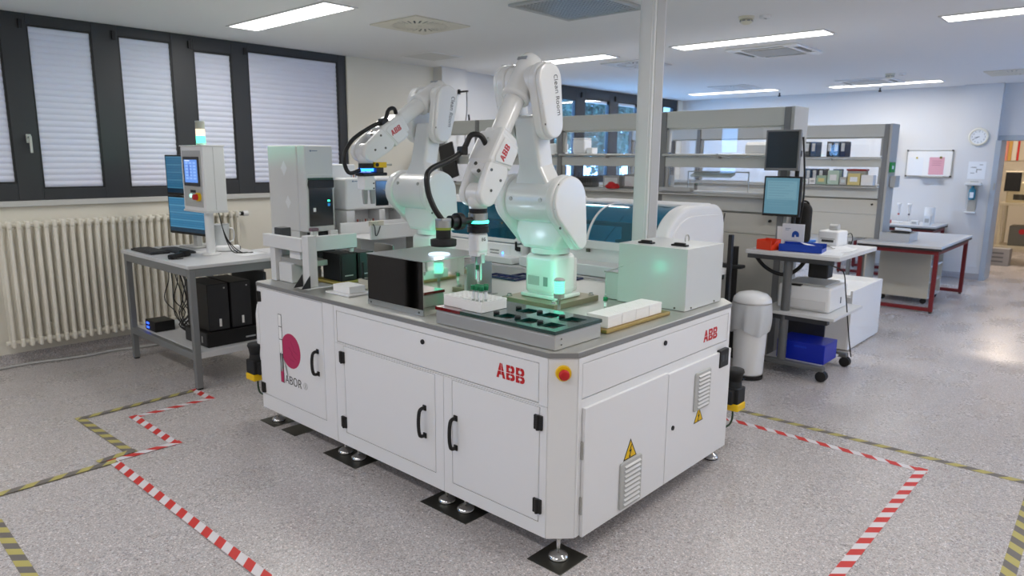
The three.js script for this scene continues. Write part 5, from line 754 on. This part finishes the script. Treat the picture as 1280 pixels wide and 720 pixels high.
  // on the cart top
  const ob = thing('orange_tray', 'bright orange sorting bin on the cart top', 'tray', [5.57, YC - .001, -2.24], -.25), om = S(0xe03c12, .45); part(ob, 'bin_wall', [boxg(-.06, .06, .001, .006, -.07, .07), boxg(-.06, -.056, .006, .075, -.07, .07), boxg(.056, .06, .006, .085, -.07, .07), boxg(-.056, .056, .006, .08, -.07, -.066)], om); part(ob, 'bin_front', extrude(shape([[-.056, .006], [.056, .006], [.056, .08], [.01, .08], [-.03, .045], [-.056, .04]]), .004).translate(0, 0, .066), om);
  const bb = thing('blue_tray', 'blue letter tray heaped with paper on the cart top', 'tray', [5.66, YC - .001, -2.0], .15), bl = S(0x0c3fae, .4); part(bb, 'tray', [boxg(-.1, .1, .001, .006, -.16, .16), boxg(-.1, -.095, .006, .06, -.16, .16), boxg(.095, .1, .006, .06, -.16, .16), boxg(-.095, .095, .006, .045, -.16, -.155), boxg(-.095, .095, .006, .03, .155, .16)], bl); part(bb, 'paper', [new THREE.BoxGeometry(.14, .002, .12).rotateX(.2).rotateY(.4).translate(.02, .05, .05)], M.paper);
  for (const [i, [x, z, a]] of [[5.62, -1.76, .2], [5.8, -1.80, -.3], [6.0, -1.78, .1], [6.12, -1.86, .5]].entries()) { const q = thing('paper_sheet', ['white sheet at the cart top edge', 'tilted white sheet behind the blue tray', 'white sheet before the label printer', 'loose white sheet touching the label printer'][i], 'paper', [x, YC - .001, z], a); part(q, 'sheet', boxg(-.105, .105, .0005, .003 + .001 * i, -.074, .074), M.paper); }
  const lp = thing('label_printer', 'small white label printer on the cart top', 'label printer', [6.24, YC - .001, -1.96], -.1); part(lp, 'case', boxg(-.1, .1, .001, .13, -.085, .085, .018, 3), M.white); part(lp, 'label_slot', boxg(-.104, -.098, .035, .055, -.05, .05, .002), M.charcoal); part(lp, 'front_panel', boxg(-.104, -.099, .06, .068, -.06, .06), M.greyLight); part(lp, 'roll_holder', [cylg(.03, .03, .07, .02, .15, 0, 'z', 18)], M.greyLight); part(lp, 'cable', tube([[.1, .08, .06], [.14, .1, .09], [.16, .05, .1], [.13, .01, .1]], .004, 16, 5), M.black);
  const pf = thing('blue_folder', 'flat blue folder behind the blue tray', 'folder', [6.28, YC - .001, -2.19]); part(pf, 'folder', boxg(-.08, .09, .001, .02, -.05, .05, .003), S(0x1566b8, .5));
  const ph = thing('printed_card', 'white card with blue print standing under the twin monitors', 'card', [5.78, YC - .001, -2.13], -Math.PI / 2); const ct = canvasTex(96, 96, (c, w, h) => { c.fillStyle = '#dfe3ea'; c.fillRect(0, 0, w, h); c.fillStyle = '#1e4fa8'; c.beginPath(); c.arc(60, 42, 16, Math.PI, 0); c.fill(); c.fillRect(44, 42, 12, 10); c.fillRect(62, 42, 14, 8); c.fillStyle = '#9aa4b4'; for (let k = 0; k < 5; k++) c.fillRect(10, 66 + k * 5, 60 - k * 8, 2); c.fillRect(12, 16, 24, 3); c.fillRect(12, 22, 18, 3); }); part(ph, 'card', boxg(-.09, .09, .001, .2, -.006, 0), M.paper); part(ph, 'print', new THREE.PlaneGeometry(.174, .19).translate(0, .1, .0006), new THREE.MeshStandardMaterial({ map: ct, roughness: .8 }));
  const hp = thing('paper_towel', 'crumpled white paper leaning on the monitor post', 'paper', [5.80, YC - .001, -2.24]); part(hp, 'crumple', new THREE.BoxGeometry(.006, .17, .05, 1, 4, 2).rotateZ(.1).translate(0, .088, 0), M.paper);
  // monitor post with two monitors
  const mp = thing('monitor_pole', 'black pole carrying the two stacked monitors on the cart', 'pole', [5.93, YC - .001, -2.19]); part(mp, 'pole', cylg(.018, .018, .92, 0, .012, 0, 'y', 16), M.black); part(mp, 'foot', boxg(-.05, .05, .001, .012, -.05, .04, .004), M.black); part(mp, 'arm', [boxg(-.03, .0, .38, .43, -.1, .03, .004), boxg(-.03, .0, .74, .79, -.1, .03, .004)], M.black); part(mp, 'cable', tube([[.02, .9, .02], [.03, .6, .05], [.02, .4, .06], [.03, .2, .04], [.0, .03, .03]], .008, 30, 6), M.black);
  const cartTex = canvasTex(96, 96, (c, w, h) => { c.fillStyle = '#6fa3b8'; c.fillRect(0, 0, w, h); c.fillStyle = '#86b7c9'; c.fillRect(6, 8, 84, 50); c.fillStyle = '#79aabd'; for (let k = 0; k < 10; k++) c.fillRect(10, 12 + k * 7, 70 - (k % 3) * 12, 2); });
  monitor('switched off upper monitor of the cart pair', [5.83, 1.625, -2.29], -Math.PI / 2, .285, .33, null, 0, S(0x77797b, .5)); monitor('lit lower monitor with pale blue screen on the cart', [5.825, 1.25, -2.265], -Math.PI / 2, .31, .33, cartTex, .42, M.black);
  const bag = thing('black_bag', 'dark brown bag hanging behind the lit cart monitor', 'bag', [6.10, YC - .001, -2.17]); part(bag, 'bag', new THREE.CapsuleGeometry(.07, .22, 6, 14).scale(.6, 1, 1).translate(0, .18, 0), S(0x1c1917, .7)); part(bag, 'strap', tube([[0, .3, -.04], [0, .37, -.01], [0, .36, .03], [0, .28, .05]], .008, 20, 6), M.black);
  // clamp stand behind the bin
  const cs = thing('clamp_stand', 'black stand with pump head and cables behind the bin', 'stand', [5.80, 0, -2.62]); part(cs, 'pole', [cylg(.028, .028, .95, 0, .02, 0, 'y', 14), cylg(.024, .024, .9, -.06, .02, -.12, 'y', 14)], M.black); part(cs, 'base', cylg(.15, .15, .02, 0, .001, -.03, 'y', 28), M.black); part(cs, 'pump_head', boxg(-.09, .03, .66, .76, -.24, -.10, .012), M.black); part(cs, 'bracket', boxg(-.05, .05, .78, .81, -.2, .08, .01), M.dark);
  for (let k = 0; k < 3; k++) part(cs, 'cable', tube([[-.05, .68, -.2], [-.08, .55 - .05 * k, -.28], [-.06, .40, -.25 + .1 * k], [-.02, .30, -.12 + .08 * k]], .007, 24, 6), M.black); part(cs, 'wall_cable', tube([[-.06, .72, -.24], [-.08, .80, -.33], [.1, 1.0, -.36], [.15, 1.12, -.30], [.17, 1.24, -.26]], .005, 24, 6), M.black); part(cs, 'wall_cable', tube([[-.06, .74, -.22], [-.04, .85, -.28], [.14, 1.05, -.22], [.17, 1.24, -.2]], .005, 24, 6), M.black);
  // white cabinet beside the cart
  const wc = thing('white_cabinet', 'low white cabinet with open top tray beyond the cart', 'cabinet', [7.1, 0, -2.1]); bx(wc, 'side_panel', M.white, 6.62, 7.56, .012, .56, -1.885, -1.865, .002); bx(wc, 'side_panel', M.white, 6.62, 7.56, .012, .56, -2.4, -2.38, .002); bx(wc, 'rear_panel', M.white, 7.54, 7.56, .012, .56, -2.38, -1.885, .002); bx(wc, 'front_panel', M.whiteMat, 6.62, 6.64, .012, .50, -2.38, -1.885, .002); bx(wc, 'top_board', M.white, 6.64, 7.54, .495, .515, -2.38, -1.885, .002); bx(wc, 'plinth', M.charcoal, 6.66, 7.52, .001, .012, -2.36, -1.9); bx(thing('paper_sheet', 'white paper sheet lying on the low white cabinet', 'paper', [6.9, .515, -2.1]), 'sheet', M.paper, 6.8, 7.0, .5155, .518, -2.2, -2.0);
}
function redTable(label, x0, x1, z0, z1, h, group) {
  const t = thing('lab_table', label, 'table', [(x0 + x1) / 2, 0, (z0 + z1) / 2], 0, group), m = M.redFrame, w = .045;
  bx(t, 'table_top', M.laminate, x0 - .03, x1 + .03, h - .03, h, z0 - .02, z1 + .03, .004); bx(t, 'edge_band', M.dark, x0 - .028, x1 + .028, h - .055, h - .031, z0 - .015, z1 + .028, .003);
  for (const x of [x0, x1 - w]) { for (const z of [z0, z1 - w]) bx(t, 'leg', m, x, x + w, .02, h - .1, z, z + w, .004); bx(t, 'frame_rail', m, x, x + w, h - .1, h - .056, z0, z1, .004); bx(t, 'foot_rail', m, x, x + w, .02, .062, z0 + w, z1 - w, .004); for (const z of [z0 + .02, z1 - .025]) part(t, 'glide', cylg(.015, .015, .019, x + w / 2 - t.position.x, .001, z - t.position.z, 'y', 12), M.charcoal); }
  bx(t, 'frame_rail', m, x0 + w, x1 - w, h - .1, h - .056, z1 - w, z1, .004); return t;
}
{ const HT = .775;
  redTable('dark red framed lab table with plastic basket on it', 9.0, 10.72, -2.52, -1.68, HT, 'red framed lab tables');
  redTable('dark red framed lab table with bottles against the far wall', 11.45, 12.22, -3.5, -2.24, .80, 'red framed lab tables');
  const b = thing('plastic_basket', 'clear plastic basket full of papers on the red framed table', 'basket', [9.36, HT + .0005, -2.185]), m = new THREE.MeshPhysicalMaterial({ color: 0xdfe2e6, roughness: .3, transmission: .4, thickness: 0 }); part(b, 'wall', boxg(-.2, -.194, .001, .1, -.16, .16, .002), m); part(b, 'wall', boxg(.194, .2, .001, .1, -.16, .16, .002), m); part(b, 'wall', boxg(-.194, .194, .001, .1, -.16, -.154, .002), m); part(b, 'wall', boxg(-.194, .194, .001, .1, .154, .16, .002), m); part(b, 'base', boxg(-.194, .194, .001, .005, -.154, .154), m); for (let k = 0; k < 4; k++) part(b, 'paper', new THREE.BoxGeometry(.30 - k * .02, .012, .26 - k * .03).rotateY(.15 * k - .2).rotateX(.05 * (k % 2)).translate(.01 * k, .06 + k * .024, .01 * k), k === 2 ? S(0x2c2c2e, .6) : k === 1 ? M.cream : M.paper);
  const d = thing('rolling_pedestal', 'white rolling shelf unit under the red framed table', 'cabinet', [9.85, 0, -2.0]); bx(d, 'carcass_side', M.cream, 9.55, 9.57, .07, .66, -2.42, -1.85, .003); bx(d, 'carcass_side', M.cream, 10.2, 10.22, .07, .66, -2.42, -1.85, .003); bx(d, 'back', M.cream, 9.57, 10.2, .07, .66, -2.42, -2.40); for (const y of [.07, .26, .45, .64]) bx(d, 'shelf', M.whiteMat, 9.57, 10.2, y, y + .02, -2.40, -1.85, .002); for (const x of [9.6, 10.15]) for (const z of [-2.36, -1.9]) part(d, 'caster', cylg(.034, .034, .03, x - 9.85, .035, z + 2.0, 'x', 16), M.black);
  const pn = thing('hanging_board', 'cream board hanging inside the red framed table', 'panel', [9.3, .3, -2.47]); bx(pn, 'panel', M.cream, 9.07, 9.45, .28, .665, -2.465, -2.445, .003);
  // bottles and small things on the far table
  for (const [i, z] of [-2.78, -2.64].entries()) { const s = thing('pipette_stand', i ? 'white pipette with dark tip standing nearer the whiteboard edge' : 'white pipette with red tip standing by the pink sheet', 'pipette', [11.75, .8005, z]); part(s, 'stand', boxg(-.05, .05, .001, .015, -.05, .05, .004), M.white); part(s, 'barrel', lathe([[0, .02], [.006, .02], [.01, .14], [.018, .16], [.02, .25], [.03, .27], [.03, .30], [0, .30]], 14), M.white); part(s, 'grip', cylg(.013, .013, .03, 0, .125, 0, 'y', 12), i ? M.navy : M.red); }
  const sp = [[-3.06, M.paper, .07, .12, 'white carton'], [-2.95, S(0x9b8fb5, .6), .1, .08, 'lilac box'], [-2.87, M.red, .05, .05, 'red box'], [-2.52, M.foam, .06, .1, 'white box'], [-2.36, M.paper, .14, .09, 'tall white tissue box']]; for (const [z, mm, h, w, n] of sp) { const q = thing('bench_box', 'small ' + n + ' on the table below the whiteboard', 'box', [11.62, .8005, z]); part(q, 'box', boxg(-.05, .05, .001, h, -w / 2, w / 2, .004), mm); part(q, 'label', boxg(-.0512, -.05, h * .3, h * .7, -w * .3, w * .3), M.greyLight); }
  const tw = thing('paper_roll', 'white paper roll standing on the far table', 'paper roll', [12.0, .8005, -2.42]); part(tw, 'roll', lathe([[.02, .001], [.07, .001], [.07, .24], [.02, .24], [.02, .001]], 24), M.paper);
}
{ // far wall: whiteboard, clock, notice, dispenser
  const w = thing('whiteboard', 'small whiteboard with pink and white sheets on the far wall', 'whiteboard', [XF - .02, 1.49, -2.565]); part(w, 'board', boxg(-.002, .018, 0, .395, -.305, .305, .004), M.foam); part(w, 'rim', [boxg(-.008, .018, 0, .012, -.31, .31), boxg(-.008, .018, .385, .397, -.31, .31), boxg(-.008, .018, 0, .397, -.31, -.298), boxg(-.008, .018, 0, .397, .298, .31)], M.alu); for (const z of [-.3, .3]) for (const y of [.005, .39]) part(w, 'corner_cap', boxg(-.011, .018, y - .012, y + .012, z - .012, z + .012, .003), M.charcoal); part(w, 'pen_tray', boxg(-.06, .0, -.012, .0, -.1, .2, .003), M.alu);
  const pink = thing('pink_sheet', 'pink sheet pinned to the whiteboard', 'paper', [XF - .0235, 1.52, -2.46]); part(pink, 'sheet', boxg(-.0008, .0008, .0, .26, -.1, .1), S(0xe0a9b5, .8)); for (let k = 0; k < 3; k++) part(pink, 'text_line', boxg(-.0014, -.0008, .2 - k * .03, .206 - k * .03, -.06, .06), S(0xb07884, .8)); part(pink, 'magnet', cylg(.018, .018, .01, -.006, .255, .05, 'x', 14), S(0x7a6a1e, .5));
  const ws = thing('white_sheet', 'white sheet pinned beside the pink one', 'paper', [XF - .0235, 1.505, -2.74]); part(ws, 'sheet', boxg(-.0008, .0008, .0, .27, -.1, .1), M.paper); part(ws, 'magnet', cylg(.014, .014, .01, -.006, .265, .01, 'x', 14), S(0xc9b640, .5));
  const c = thing('wall_clock', 'round white wall clock showing twenty to nine', 'clock', [XF - .12, 2.07, -1.945]), P = XF - .12; part(c, 'rim', [new THREE.TorusGeometry(.112, .016, 10, 44).rotateY(Math.PI / 2).translate(-.016, 0, 0), cylg(.118, .118, .02, -.0105, 0, 0, 'x', 44)], S(0xe6e2d2, .45)); part(c, 'face', cylg(.1, .1, .003, -.021, 0, 0, 'x', 44), M.paper);
  for (let k = 1; k <= 12; k++) { const a = k * Math.PI / 6, n = textg(String(k), .021, .0006, fontReg); n.computeBoundingBox(); const bb = n.boundingBox; n.translate(-(bb.max.x + bb.min.x) / 2 + .079 * Math.sin(a), -(bb.max.y + bb.min.y) / 2 + .079 * Math.cos(a), 0); part(c, 'numeral', onFace(n, 'x-', -.0226, 0, 0), M.ink); }
  const hand = (a, l, w) => onFace(new THREE.BoxGeometry(w, l, .001).translate(0, l / 2 - .012, 0).rotateZ(-a), 'x-', -.0245, 0, 0); part(c, 'hour_hand', hand(8.67 / 12 * 6.2832, .06, .006), M.black); part(c, 'minute_hand', hand(40 / 60 * 6.2832, .085, .004), M.black);
  const nt = thing('hygiene_notice', 'white hand hygiene notice in a clear pocket below the clock', 'notice', [P - .001, 1.47, -1.92]); part(nt, 'sheet', boxg(-.002, 0, 0, .25, -.11, .11), M.paper); const gl = M.greyPanel; for (const [z, y, w, h] of [[-.04, .16, .07, .012], [.03, .13, .06, .012], [0, .09, .012, .06], [-.05, .08, .05, .01], [.05, .2, .04, .01]]) part(nt, 'drawing', boxg(-.0028, -.002, y, y + h, z - w / 2, z + w / 2), gl);
  const ds = thing('soap_dispenser', 'wall soap dispenser with teal bottle and drip tray', 'dispenser', [P - .001, .98, -1.93]); part(ds, 'top_lever', boxg(-.13, 0, .40, .44, -.1, .1, .01), M.white); part(ds, 'back_plate', boxg(-.012, 0, .0, .46, -.05, .05, .004), M.alu); part(ds, 'bottle', lathe([[0, .19], [.04, .19], [.043, .2], [.043, .34], [.02, .36], [.02, .39], [0, .39]], 20).translate(-.065, 0, 0), S(0x2f7f9a, .35), 'teal bottle'); part(ds, 'bottle_label', boxg(-.1105, -.108, .22, .3, -.025, .025), M.paper); part(ds, 'side_wire', [polyTube([[-.02, .05, -.07], [-.02, .4, -.07]], .004), polyTube([[-.02, .05, .06], [-.02, .4, .06]], .004)], M.alu); part(ds, 'drip_tray', boxg(-.12, 0, .0, .015, -.07, .07, .004), M.white);
  const ap = thing('access_panel', 'white access panel low on the pilaster', 'panel', [P - .001, .18, -1.93]); part(ap, 'panel', boxg(-.006, 0, 0, .36, -.17, .15, .002), M.wallWhite);
}
{ // next room through the doorway
  const t = thing('corridor_trolley', 'cream trolley with shelves in the next room', 'trolley', [14.6, 0, -1.62]), m = S(0xcfc4a8, .5); for (const x of [14.35, 14.85]) for (const z of [-1.85, -1.2]) { bx(t, 'upright', m, x, x + .04, .09, 1.05, z, z + .04, .004); part(t, 'caster', cylg(.04, .04, .03, x + .02 - 14.6, .042, z + .02 + 1.62, 'x', 16), M.black); } for (const y of [.28, 1.0]) bx(t, 'shelf', m, 14.33, 14.91, y, y + .05, -1.87, -1.14, .004);
  const e = thing('cream_instrument', 'cream instrument with dark opening on the trolley', 'instrument', [14.6, 1.051, -1.6]); part(e, 'case', boxg(-.24, .24, .001, .34, -.2, .12, .02, 2), S(0xcbbd96, .5)); part(e, 'opening', boxg(-.244, -.238, .05, .14, -.1, .08, .003), S(0x3b3524, .6)); part(e, 'screen', boxg(-.25, -.238, .19, .5, -.24, -.02, .006), M.black); part(e, 'screen_frame', boxg(-.238, -.2, .18, .52, -.25, .0, .01), m); const jar = thing('glass_jar', 'glass jar beside the cream instrument', 'jar', [14.6, 1.051, -1.33]); part(jar, 'jar', lathe([[0, .001], [.07, .001], [.07, .18], [.05, .2], [.05, .23], [0, .23]], 20), tubeGlass);
  const bn = thing('grey_bin', 'grey container with a red dot on the lower trolley shelf', 'container', [14.6, .331, -1.5]); part(bn, 'bin', boxg(-.2, .2, .001, .33, -.2, .2, .01), S(0x6d6b62, .6)); part(bn, 'red_dot', cylg(.045, .045, .006, -.203, .24, -.02, 'x', 18), M.red);
  const ct = thing('floor_carton', 'grey printed carton on the floor of the next room', 'carton', [14.3, 0, -1.78]); part(ct, 'box', boxg(-.15, .15, .001, .29, -.14, .16, .003), S(0xa7a7ab, .7)); for (let k = 0; k < 3; k++) part(ct, 'print', boxg(-.152, -.15, .06 + k * .07, .085 + k * .07, -.1, .08), S(0x6f7076, .7));
  for (const [i, [z0, z1, c]] of [[-2.42, -2.14, 0xd58c78], [-2.135, -2.08, 0xc79a4e], [-2.075, -2.0, 0xd7cfc0], [-1.995, -1.965, 0xc8231e], [-1.96, -1.6, 0xc3b9a6]].entries()) { const p = thing('wall_strip', ['salmon', 'ochre', 'pale', 'bright red', 'beige'][i] + ' hanging strip on the wall of the next room', 'strip', [16.58, 1.75, (z0 + z1) / 2]); part(p, 'strip', boxg(-.012, .018, 0, .95, (z0 - z1) / 2, (z1 - z0) / 2, .002), S(c, .7)); }
}
// ================================================================ ceiling fittings
const plenumMat = S(0x9a9d9e, .55, .6), diffMat = S(0xe2ded0, .6);
function swirl(label, x, z, mat = diffMat, s = .3) {
  const t = thing('swirl_diffuser', label, 'air diffuser', [x, H, z], 0, 'square swirl air diffusers'), R = s * .82;
  const pl = shape([[-s, -s], [s, -s], [s, s], [-s, s]]); pl.holes.push(new THREE.Path().absarc(0, 0, R, 0, Math.PI * 2, true));
  part(t, 'plate', extrude(pl, .012, .003, 1, 40).rotateX(-Math.PI / 2).translate(0, -.0125, 0), mat);
  const d = new THREE.Shape().absarc(0, 0, R, 0, Math.PI * 2);
  for (let k = 0; k < 26; k++) { const a = k * Math.PI / 13, w = .02, c = Math.cos(a), n = Math.sin(a), q = (r, o) => [r * c - o * n, r * n + o * c], h = new THREE.Path(), P = [q(s * .42, 0), q(s * .42, w * .6), q(s * .77, w + .03), q(s * .77, .03)]; h.moveTo(...P[0]); for (const p of [P[1], P[2], P[3]]) h.lineTo(...p); h.closePath(); d.holes.push(h); }
  part(t, 'slotted_disc', extrude(d, .003, 0, 1, 40).rotateX(-Math.PI / 2).translate(0, -.012, 0), mat); part(t, 'plenum', lathe([[.245, .002], [.245, .23], [0, .23]], 32), plenumMat, 'galvanised air plenum'); part(t, 'hub', cylg(.02, .02, .005, 0, -.017, 0, 'y', 16), mat);
}
swirl('cream square swirl diffuser above the rear robot', ...SWIRLS[0]); swirl('white square swirl diffuser behind the slim column', 7.31, -4.67, M.whiteMat); swirl('white square swirl diffuser near the far blue windows', 10.5, -4.93, M.whiteMat); swirl('square swirl diffuser above the doorway side', 10.81, -1.42);
function cassette(label, x, z, s = .36) {
  const t = thing('ceiling_cassette', label, 'air conditioner', [x, H, z], 0, 'ceiling air conditioner cassettes'), q = [[-.93, -.73, -.6, .6], [.73, .93, -.6, .6], [-.6, .6, -.93, -.73], [-.6, .6, .73, .93]].map(r => r.map(v => v * s));
  part(t, 'panel', extrude(frameShape(-s, s, -s, s, q), .018, .003).rotateX(-Math.PI / 2).translate(0, -.0185, 0), M.white); part(t, 'plenum', [boxg(-.34, .34, .22, .23, -.34, .34), boxg(-.34, -.335, .002, .22, -.34, .34), boxg(.335, .34, .002, .22, -.34, .34), boxg(-.335, .335, .002, .22, -.34, -.335), boxg(-.335, .335, .002, .22, .335, .34)], plenumMat, 'galvanised air plenum'); part(t, 'intake', boxg(-s * .62, s * .62, -.024, -.0187, -s * .62, s * .62, .003), M.greyLight);
  for (const [a, b, c, d] of q) { const g = b - a < d - c ? new THREE.BoxGeometry(.003, .03, d - c).rotateZ(.6) : new THREE.BoxGeometry(b - a, .03, .003).rotateX(.6); part(t, 'louvre', g.translate((a + b) / 2, -.004, (c + d) / 2), M.greyPanel); }
}
cassette('white ceiling cassette unit right of the slim column', 7.31, -3.03); cassette('white ceiling cassette unit above the whiteboard side', 10.83, -3.1);
{ const t = thing('ceiling_grille', 'square perforated metal ceiling grille above the front robot', 'air grille', [4.32, H, -3.28]); part(t, 'frame', extrude(frameShape(-.36, .36, -.36, .36, [[-.32, .32, -.32, .32]]), .02, .004).rotateX(-Math.PI / 2).translate(0, -.0205, 0), M.greyLight); const a = new THREE.BoxGeometry(.64, .004, .009), b = new THREE.BoxGeometry(.009, .004, .64); part(t, 'plenum', [boxg(-.325, .325, .1, .11, -.325, .325), boxg(-.325, -.32, .002, .1, -.325, .325), boxg(.32, .325, .002, .1, -.325, .325), boxg(-.32, .32, .002, .1, -.325, -.32), boxg(-.32, .32, .002, .1, .32, .325)], plenumMat, 'galvanised air plenum'); for (let k = 0; k < 19; k++) { piece(t, 'bar', a, M.alu, 0, -.014, -.31 + k * .0344); piece(t, 'bar', b, M.alu, -.31 + k * .0344, -.0145, 0); } }
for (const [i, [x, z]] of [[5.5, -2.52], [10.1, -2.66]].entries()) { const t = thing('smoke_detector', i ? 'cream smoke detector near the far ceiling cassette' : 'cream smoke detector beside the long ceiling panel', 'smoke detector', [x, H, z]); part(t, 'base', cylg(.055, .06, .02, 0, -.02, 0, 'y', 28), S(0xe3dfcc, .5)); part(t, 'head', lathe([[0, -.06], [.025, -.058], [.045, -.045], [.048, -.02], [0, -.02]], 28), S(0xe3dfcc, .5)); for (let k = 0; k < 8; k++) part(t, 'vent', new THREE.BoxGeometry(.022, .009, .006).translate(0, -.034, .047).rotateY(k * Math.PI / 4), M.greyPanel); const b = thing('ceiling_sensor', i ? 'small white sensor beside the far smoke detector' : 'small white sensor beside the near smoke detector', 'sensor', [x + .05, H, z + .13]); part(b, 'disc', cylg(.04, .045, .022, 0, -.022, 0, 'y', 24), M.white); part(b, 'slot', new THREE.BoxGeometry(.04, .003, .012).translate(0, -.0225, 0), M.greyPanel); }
{ const t = thing('ceiling_hatch', 'flat pale ceiling hatch near the window wall', 'hatch', [5.36, H, -6.06]); part(t, 'panel', boxg(-.25, .25, -.008, 0, -.25, .25, .002), M.ceiling); part(t, 'inner_panel', boxg(-.22, .22, -.010, -.008, -.22, .22, .001), S(0xdcdcda, .8)); }
for (const [i, [x, z]] of [[11.8, -4.75], [11.9, -3.25]].entries()) { const t = thing('ceiling_fitting', i ? 'tiny dark ceiling fitting by the whiteboard end' : 'tiny dark ceiling fitting by the blue window end', 'fitting', [x, H, z]); part(t, 'stem', cylg(.012, .012, .04, 0, -.04, 0, 'y', 10), M.charcoal); part(t, 'tip', cylg(.022, .022, .02, 0, -.06, 0, 'y', 12), M.black); }
{ // cable bracket on the pilaster
  const t = thing('wall_hook', 'black wall arm with hanging cables on the window side pilaster', 'hook', [6.3, 2.3, ZW + .165]); part(t, 'plate', boxg(-.02, .02, .2, .26, 0, .008), M.black); part(t, 'arm', boxg(-.012, .012, .22, .24, .008, .16, .003), M.black); part(t, 'cable', tube([[0, .22, .14], [.01, .0, .13], [-.01, -.2, .12], [.01, -.5, .1]], .006, 30, 6), M.charcoal); part(t, 'cable', tube([[.04, -.05, .13], [.05, -.12, .13], [.0, -.22, .12], [0, -.3, .11]], .012, 20, 6), M.black); }
// ================================================================ outside the windows
{ const g = structure('ground_outside', 'pale paving outside, unseen, made bright to reflect daylight onto the ceiling'); bx(g, 'bounce_ground', S(0xc9c9c2, .95), -12, 40, -.6, -.5, -45, ZW - .4);  // unseen ground, coloured pale to bounce daylight up to the ceiling
  const leaf = new THREE.BufferGeometry(); leaf.setAttribute('position', new THREE.Float32BufferAttribute([0, 0, 0, .09, .045, .02, .18, 0, 0, 0, 0, 0, .18, 0, 0, .09, -.045, .02], 3)); leaf.computeVertexNormals();
  const leafMat = new THREE.MeshPhysicalMaterial({ color: 0x66786c, roughness: .8, transmission: .35, thickness: 0, side: THREE.DoubleSide });
  for (const [i, [x, z, h]] of [[13, -14.5, 6.5], [15, -15, 7], [17, -14.6, 6.6], [19, -15.4, 7.2], [21, -14.8, 6.7], [23.2, -15.6, 7.4], [25.6, -15.2, 6.9], [28, -16, 7.4]].entries()) {
    const t = thing('garden_tree', 'leafy garden tree outside the far blue windows', 'tree', [x, -.5, z], 0, 'garden trees outside the windows'); part(t, 'trunk', tube([[0, 0, 0], [.06, h * .25, .03], [-.04, h * .5, 0], [0, h * .72, .05]], .13, 16, 8), S(0x4b4238, .9));
    const n = 5200, im = new THREE.InstancedMesh(leaf, leafMat, n), m = new THREE.Matrix4(), q = new THREE.Quaternion(), e = new THREE.Euler(), col = new THREE.Color();
    for (let k = 0; k < n; k++) { const c = Math.floor(rnd() * 14), ca = c * 2.4, cr = .35 + .95 * ((c * 37) % 10) / 10, cy = h * (.38 + .045 * c), rr = .95 * Math.cbrt(rnd()), a = rnd() * 6.28, b = Math.acos(2 * rnd() - 1); e.set(rnd() * 6, rnd() * 6, rnd() * 6); q.setFromEuler(e); const s = .8 + rnd() * .9; m.compose(new THREE.Vector3(cr * Math.cos(ca) + rr * Math.sin(b) * Math.cos(a), cy + rr * Math.cos(b), cr * Math.sin(ca) + rr * Math.sin(b) * Math.sin(a)), q, new THREE.Vector3(s, s, s)); im.setMatrixAt(k, m); im.setColorAt(k, col.setHSL(.36 + .1 * rnd(), .16, .45 + .2 * rnd())); }
    im.name = 'foliage'; im.userData.kind = 'stuff'; t.add(im); }
}
scene.traverse(o => { if (o.isMesh) { o.castShadow = true; o.receiveShadow = true; } });
renderer.render(scene, camera);
